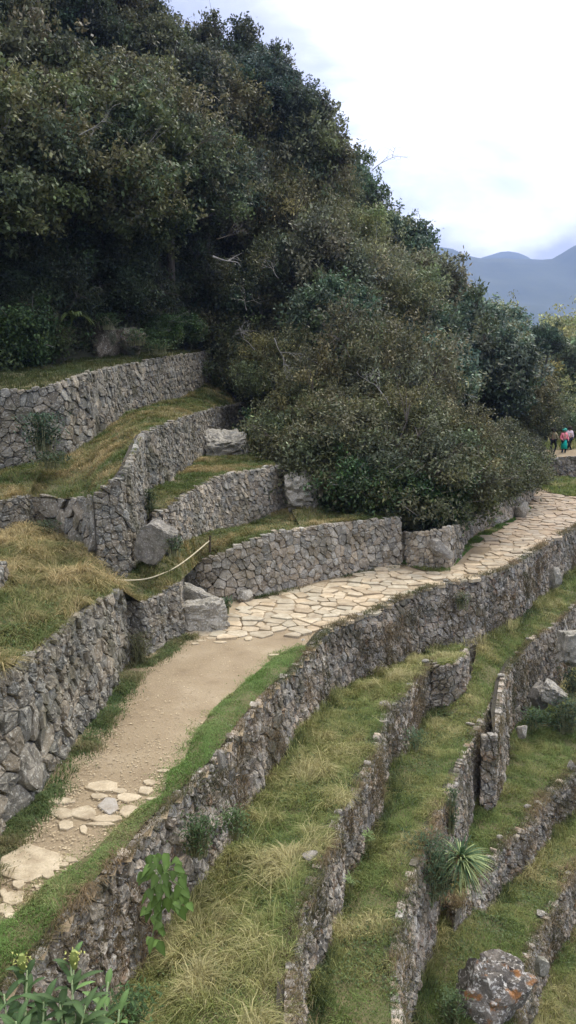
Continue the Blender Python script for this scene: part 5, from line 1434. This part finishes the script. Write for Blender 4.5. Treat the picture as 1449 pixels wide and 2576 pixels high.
# ================================================================== WORLD, SUN, CAMERA
w = bpy.data.worlds.new('World'); scene.world = w; w.use_nodes = True; nt = w.node_tree; nt.nodes.clear()
out = nt.nodes.new('ShaderNodeOutputWorld'); bg = nt.nodes.new('ShaderNodeBackground'); nt.links.new(bg.outputs[0], out.inputs[0])
SUN_EL, SUN_AZ = 48, 38                       # degrees above the horizon, to the right of the view direction
sky = N(nt, 'ShaderNodeTexSky', sky_type='NISHITA', sun_disc=False, sun_elevation=R(SUN_EL), sun_rotation=R(SUN_AZ), air_density=1.0, dust_density=2.0)
tc = N(nt, 'ShaderNodeTexCoord')
sc_ = N(nt, 'ShaderNodeMix', data_type='RGBA', blend_type='MULTIPLY'); sc_.inputs[0].default_value = 1
nt.links.new(sky.outputs[0], sc_.inputs[6]); sc_.inputs[7].default_value = (1, 1, 1, 1)
n1 = N(nt, 'ShaderNodeTexNoise', Scale=4.5, Detail=7.0, Roughness=.55, Distortion=.3)
mp = N(nt, 'ShaderNodeMapping'); mp.inputs['Scale'].default_value = (1, 1, 2.2); mp.inputs['Location'].default_value = (2.3, .7, .4)
nt.links.new(tc.outputs['Generated'], mp.inputs[0]); nt.links.new(mp.outputs[0], n1.inputs['Vector'])
# thin bright cloud around the veiled sun: distance from a direction, broken up by the noise
bd = ray(1370, 130); bd = bd / np.linalg.norm(bd)
vd = N(nt, 'ShaderNodeVectorMath', operation='DISTANCE'); nt.links.new(tc.outputs['Generated'], vd.inputs[0]); vd.inputs[1].default_value = tuple(bd)
ad = N(nt, 'ShaderNodeMath', operation='MULTIPLY_ADD'); nt.links.new(n1.outputs[0], ad.inputs[0]); ad.inputs[1].default_value = -.3; nt.links.new(vd.outputs['Value'], ad.inputs[2])
ad2 = N(nt, 'ShaderNodeMath', operation='ADD'); nt.links.new(ad.outputs[0], ad2.inputs[0]); ad2.inputs[1].default_value = .15; ad = ad2
rb = ramp(nt, [(.0, (1.7, 1.7, 1.72)), (.175, (.9, .9, .92)), (.215, (.52, .52, .56)), (.255, (.39, .39, .445)), (.36, (.32, .325, .385)), (.55, (.4, .41, .5)), (1, (.5, .5, .55))])
nt.links.new(ad.outputs[0], rb.inputs[0])
cv = ramp(nt, [(.34, (.78, .78, .86)), (.5, (.98, .98, 1.0)), (.64, (1.28, 1.26, 1.2))]); nt.links.new(n1.outputs[0], cv.inputs[0])
cc = mixc(nt, rb.outputs[0], cv.outputs[0], 1.0, 'MULTIPLY')
g10 = mixc(nt, cc, (10, 10, 10), 1.0, 'MULTIPLY')
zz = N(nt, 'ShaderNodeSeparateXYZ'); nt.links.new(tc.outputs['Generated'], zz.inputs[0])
zr = ramp(nt, [(.0, (.8, .8, .8)), (.3, (1, 1, 1)), (.75, (2.9, 2.9, 2.85))]); nt.links.new(zz.outputs[2], zr.inputs[0])  # unseen upper sky brightened to put more light on the ground
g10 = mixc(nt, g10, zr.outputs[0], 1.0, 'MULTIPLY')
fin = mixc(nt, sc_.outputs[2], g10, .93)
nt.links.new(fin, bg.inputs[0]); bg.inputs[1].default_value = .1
sd = bpy.data.lights.new('sun', 'SUN'); sd.energy = 1.8; sd.angle = R(14); sd.color = (1, .93, .82)
so = bpy.data.objects.new('sun', sd); COL.objects.link(so)
az, el = R(SUN_AZ), R(SUN_EL)
from mathutils import Vector
v = Vector((math.sin(az) * math.cos(el), math.cos(az) * math.cos(el), math.sin(el)))
so.rotation_euler = v.to_track_quat('Z', 'Y').to_euler()

cam = bpy.data.cameras.new('camera'); co = bpy.data.objects.new('camera', cam); COL.objects.link(co)
cam.sensor_fit = 'VERTICAL'; cam.sensor_height = 24; cam.lens = 24 * F0 / H0
cam.clip_start = .05; cam.clip_end = 30000
co.location = (0, 0, CZ); co.rotation_euler = (math.pi / 2 - PITCH, 0, 0)
scene.camera = co
scene.view_settings.view_transform = 'Standard'; scene.view_settings.look = 'None'; scene.view_settings.gamma = 1; scene.view_settings.exposure = 0.85
scene.render.engine = 'CYCLES'
scene.cycles.max_bounces = 5; scene.cycles.diffuse_bounces = 3; scene.cycles.transmission_bounces = 3; scene.cycles.volume_bounces = 1
scene.cycles.use_denoising = True
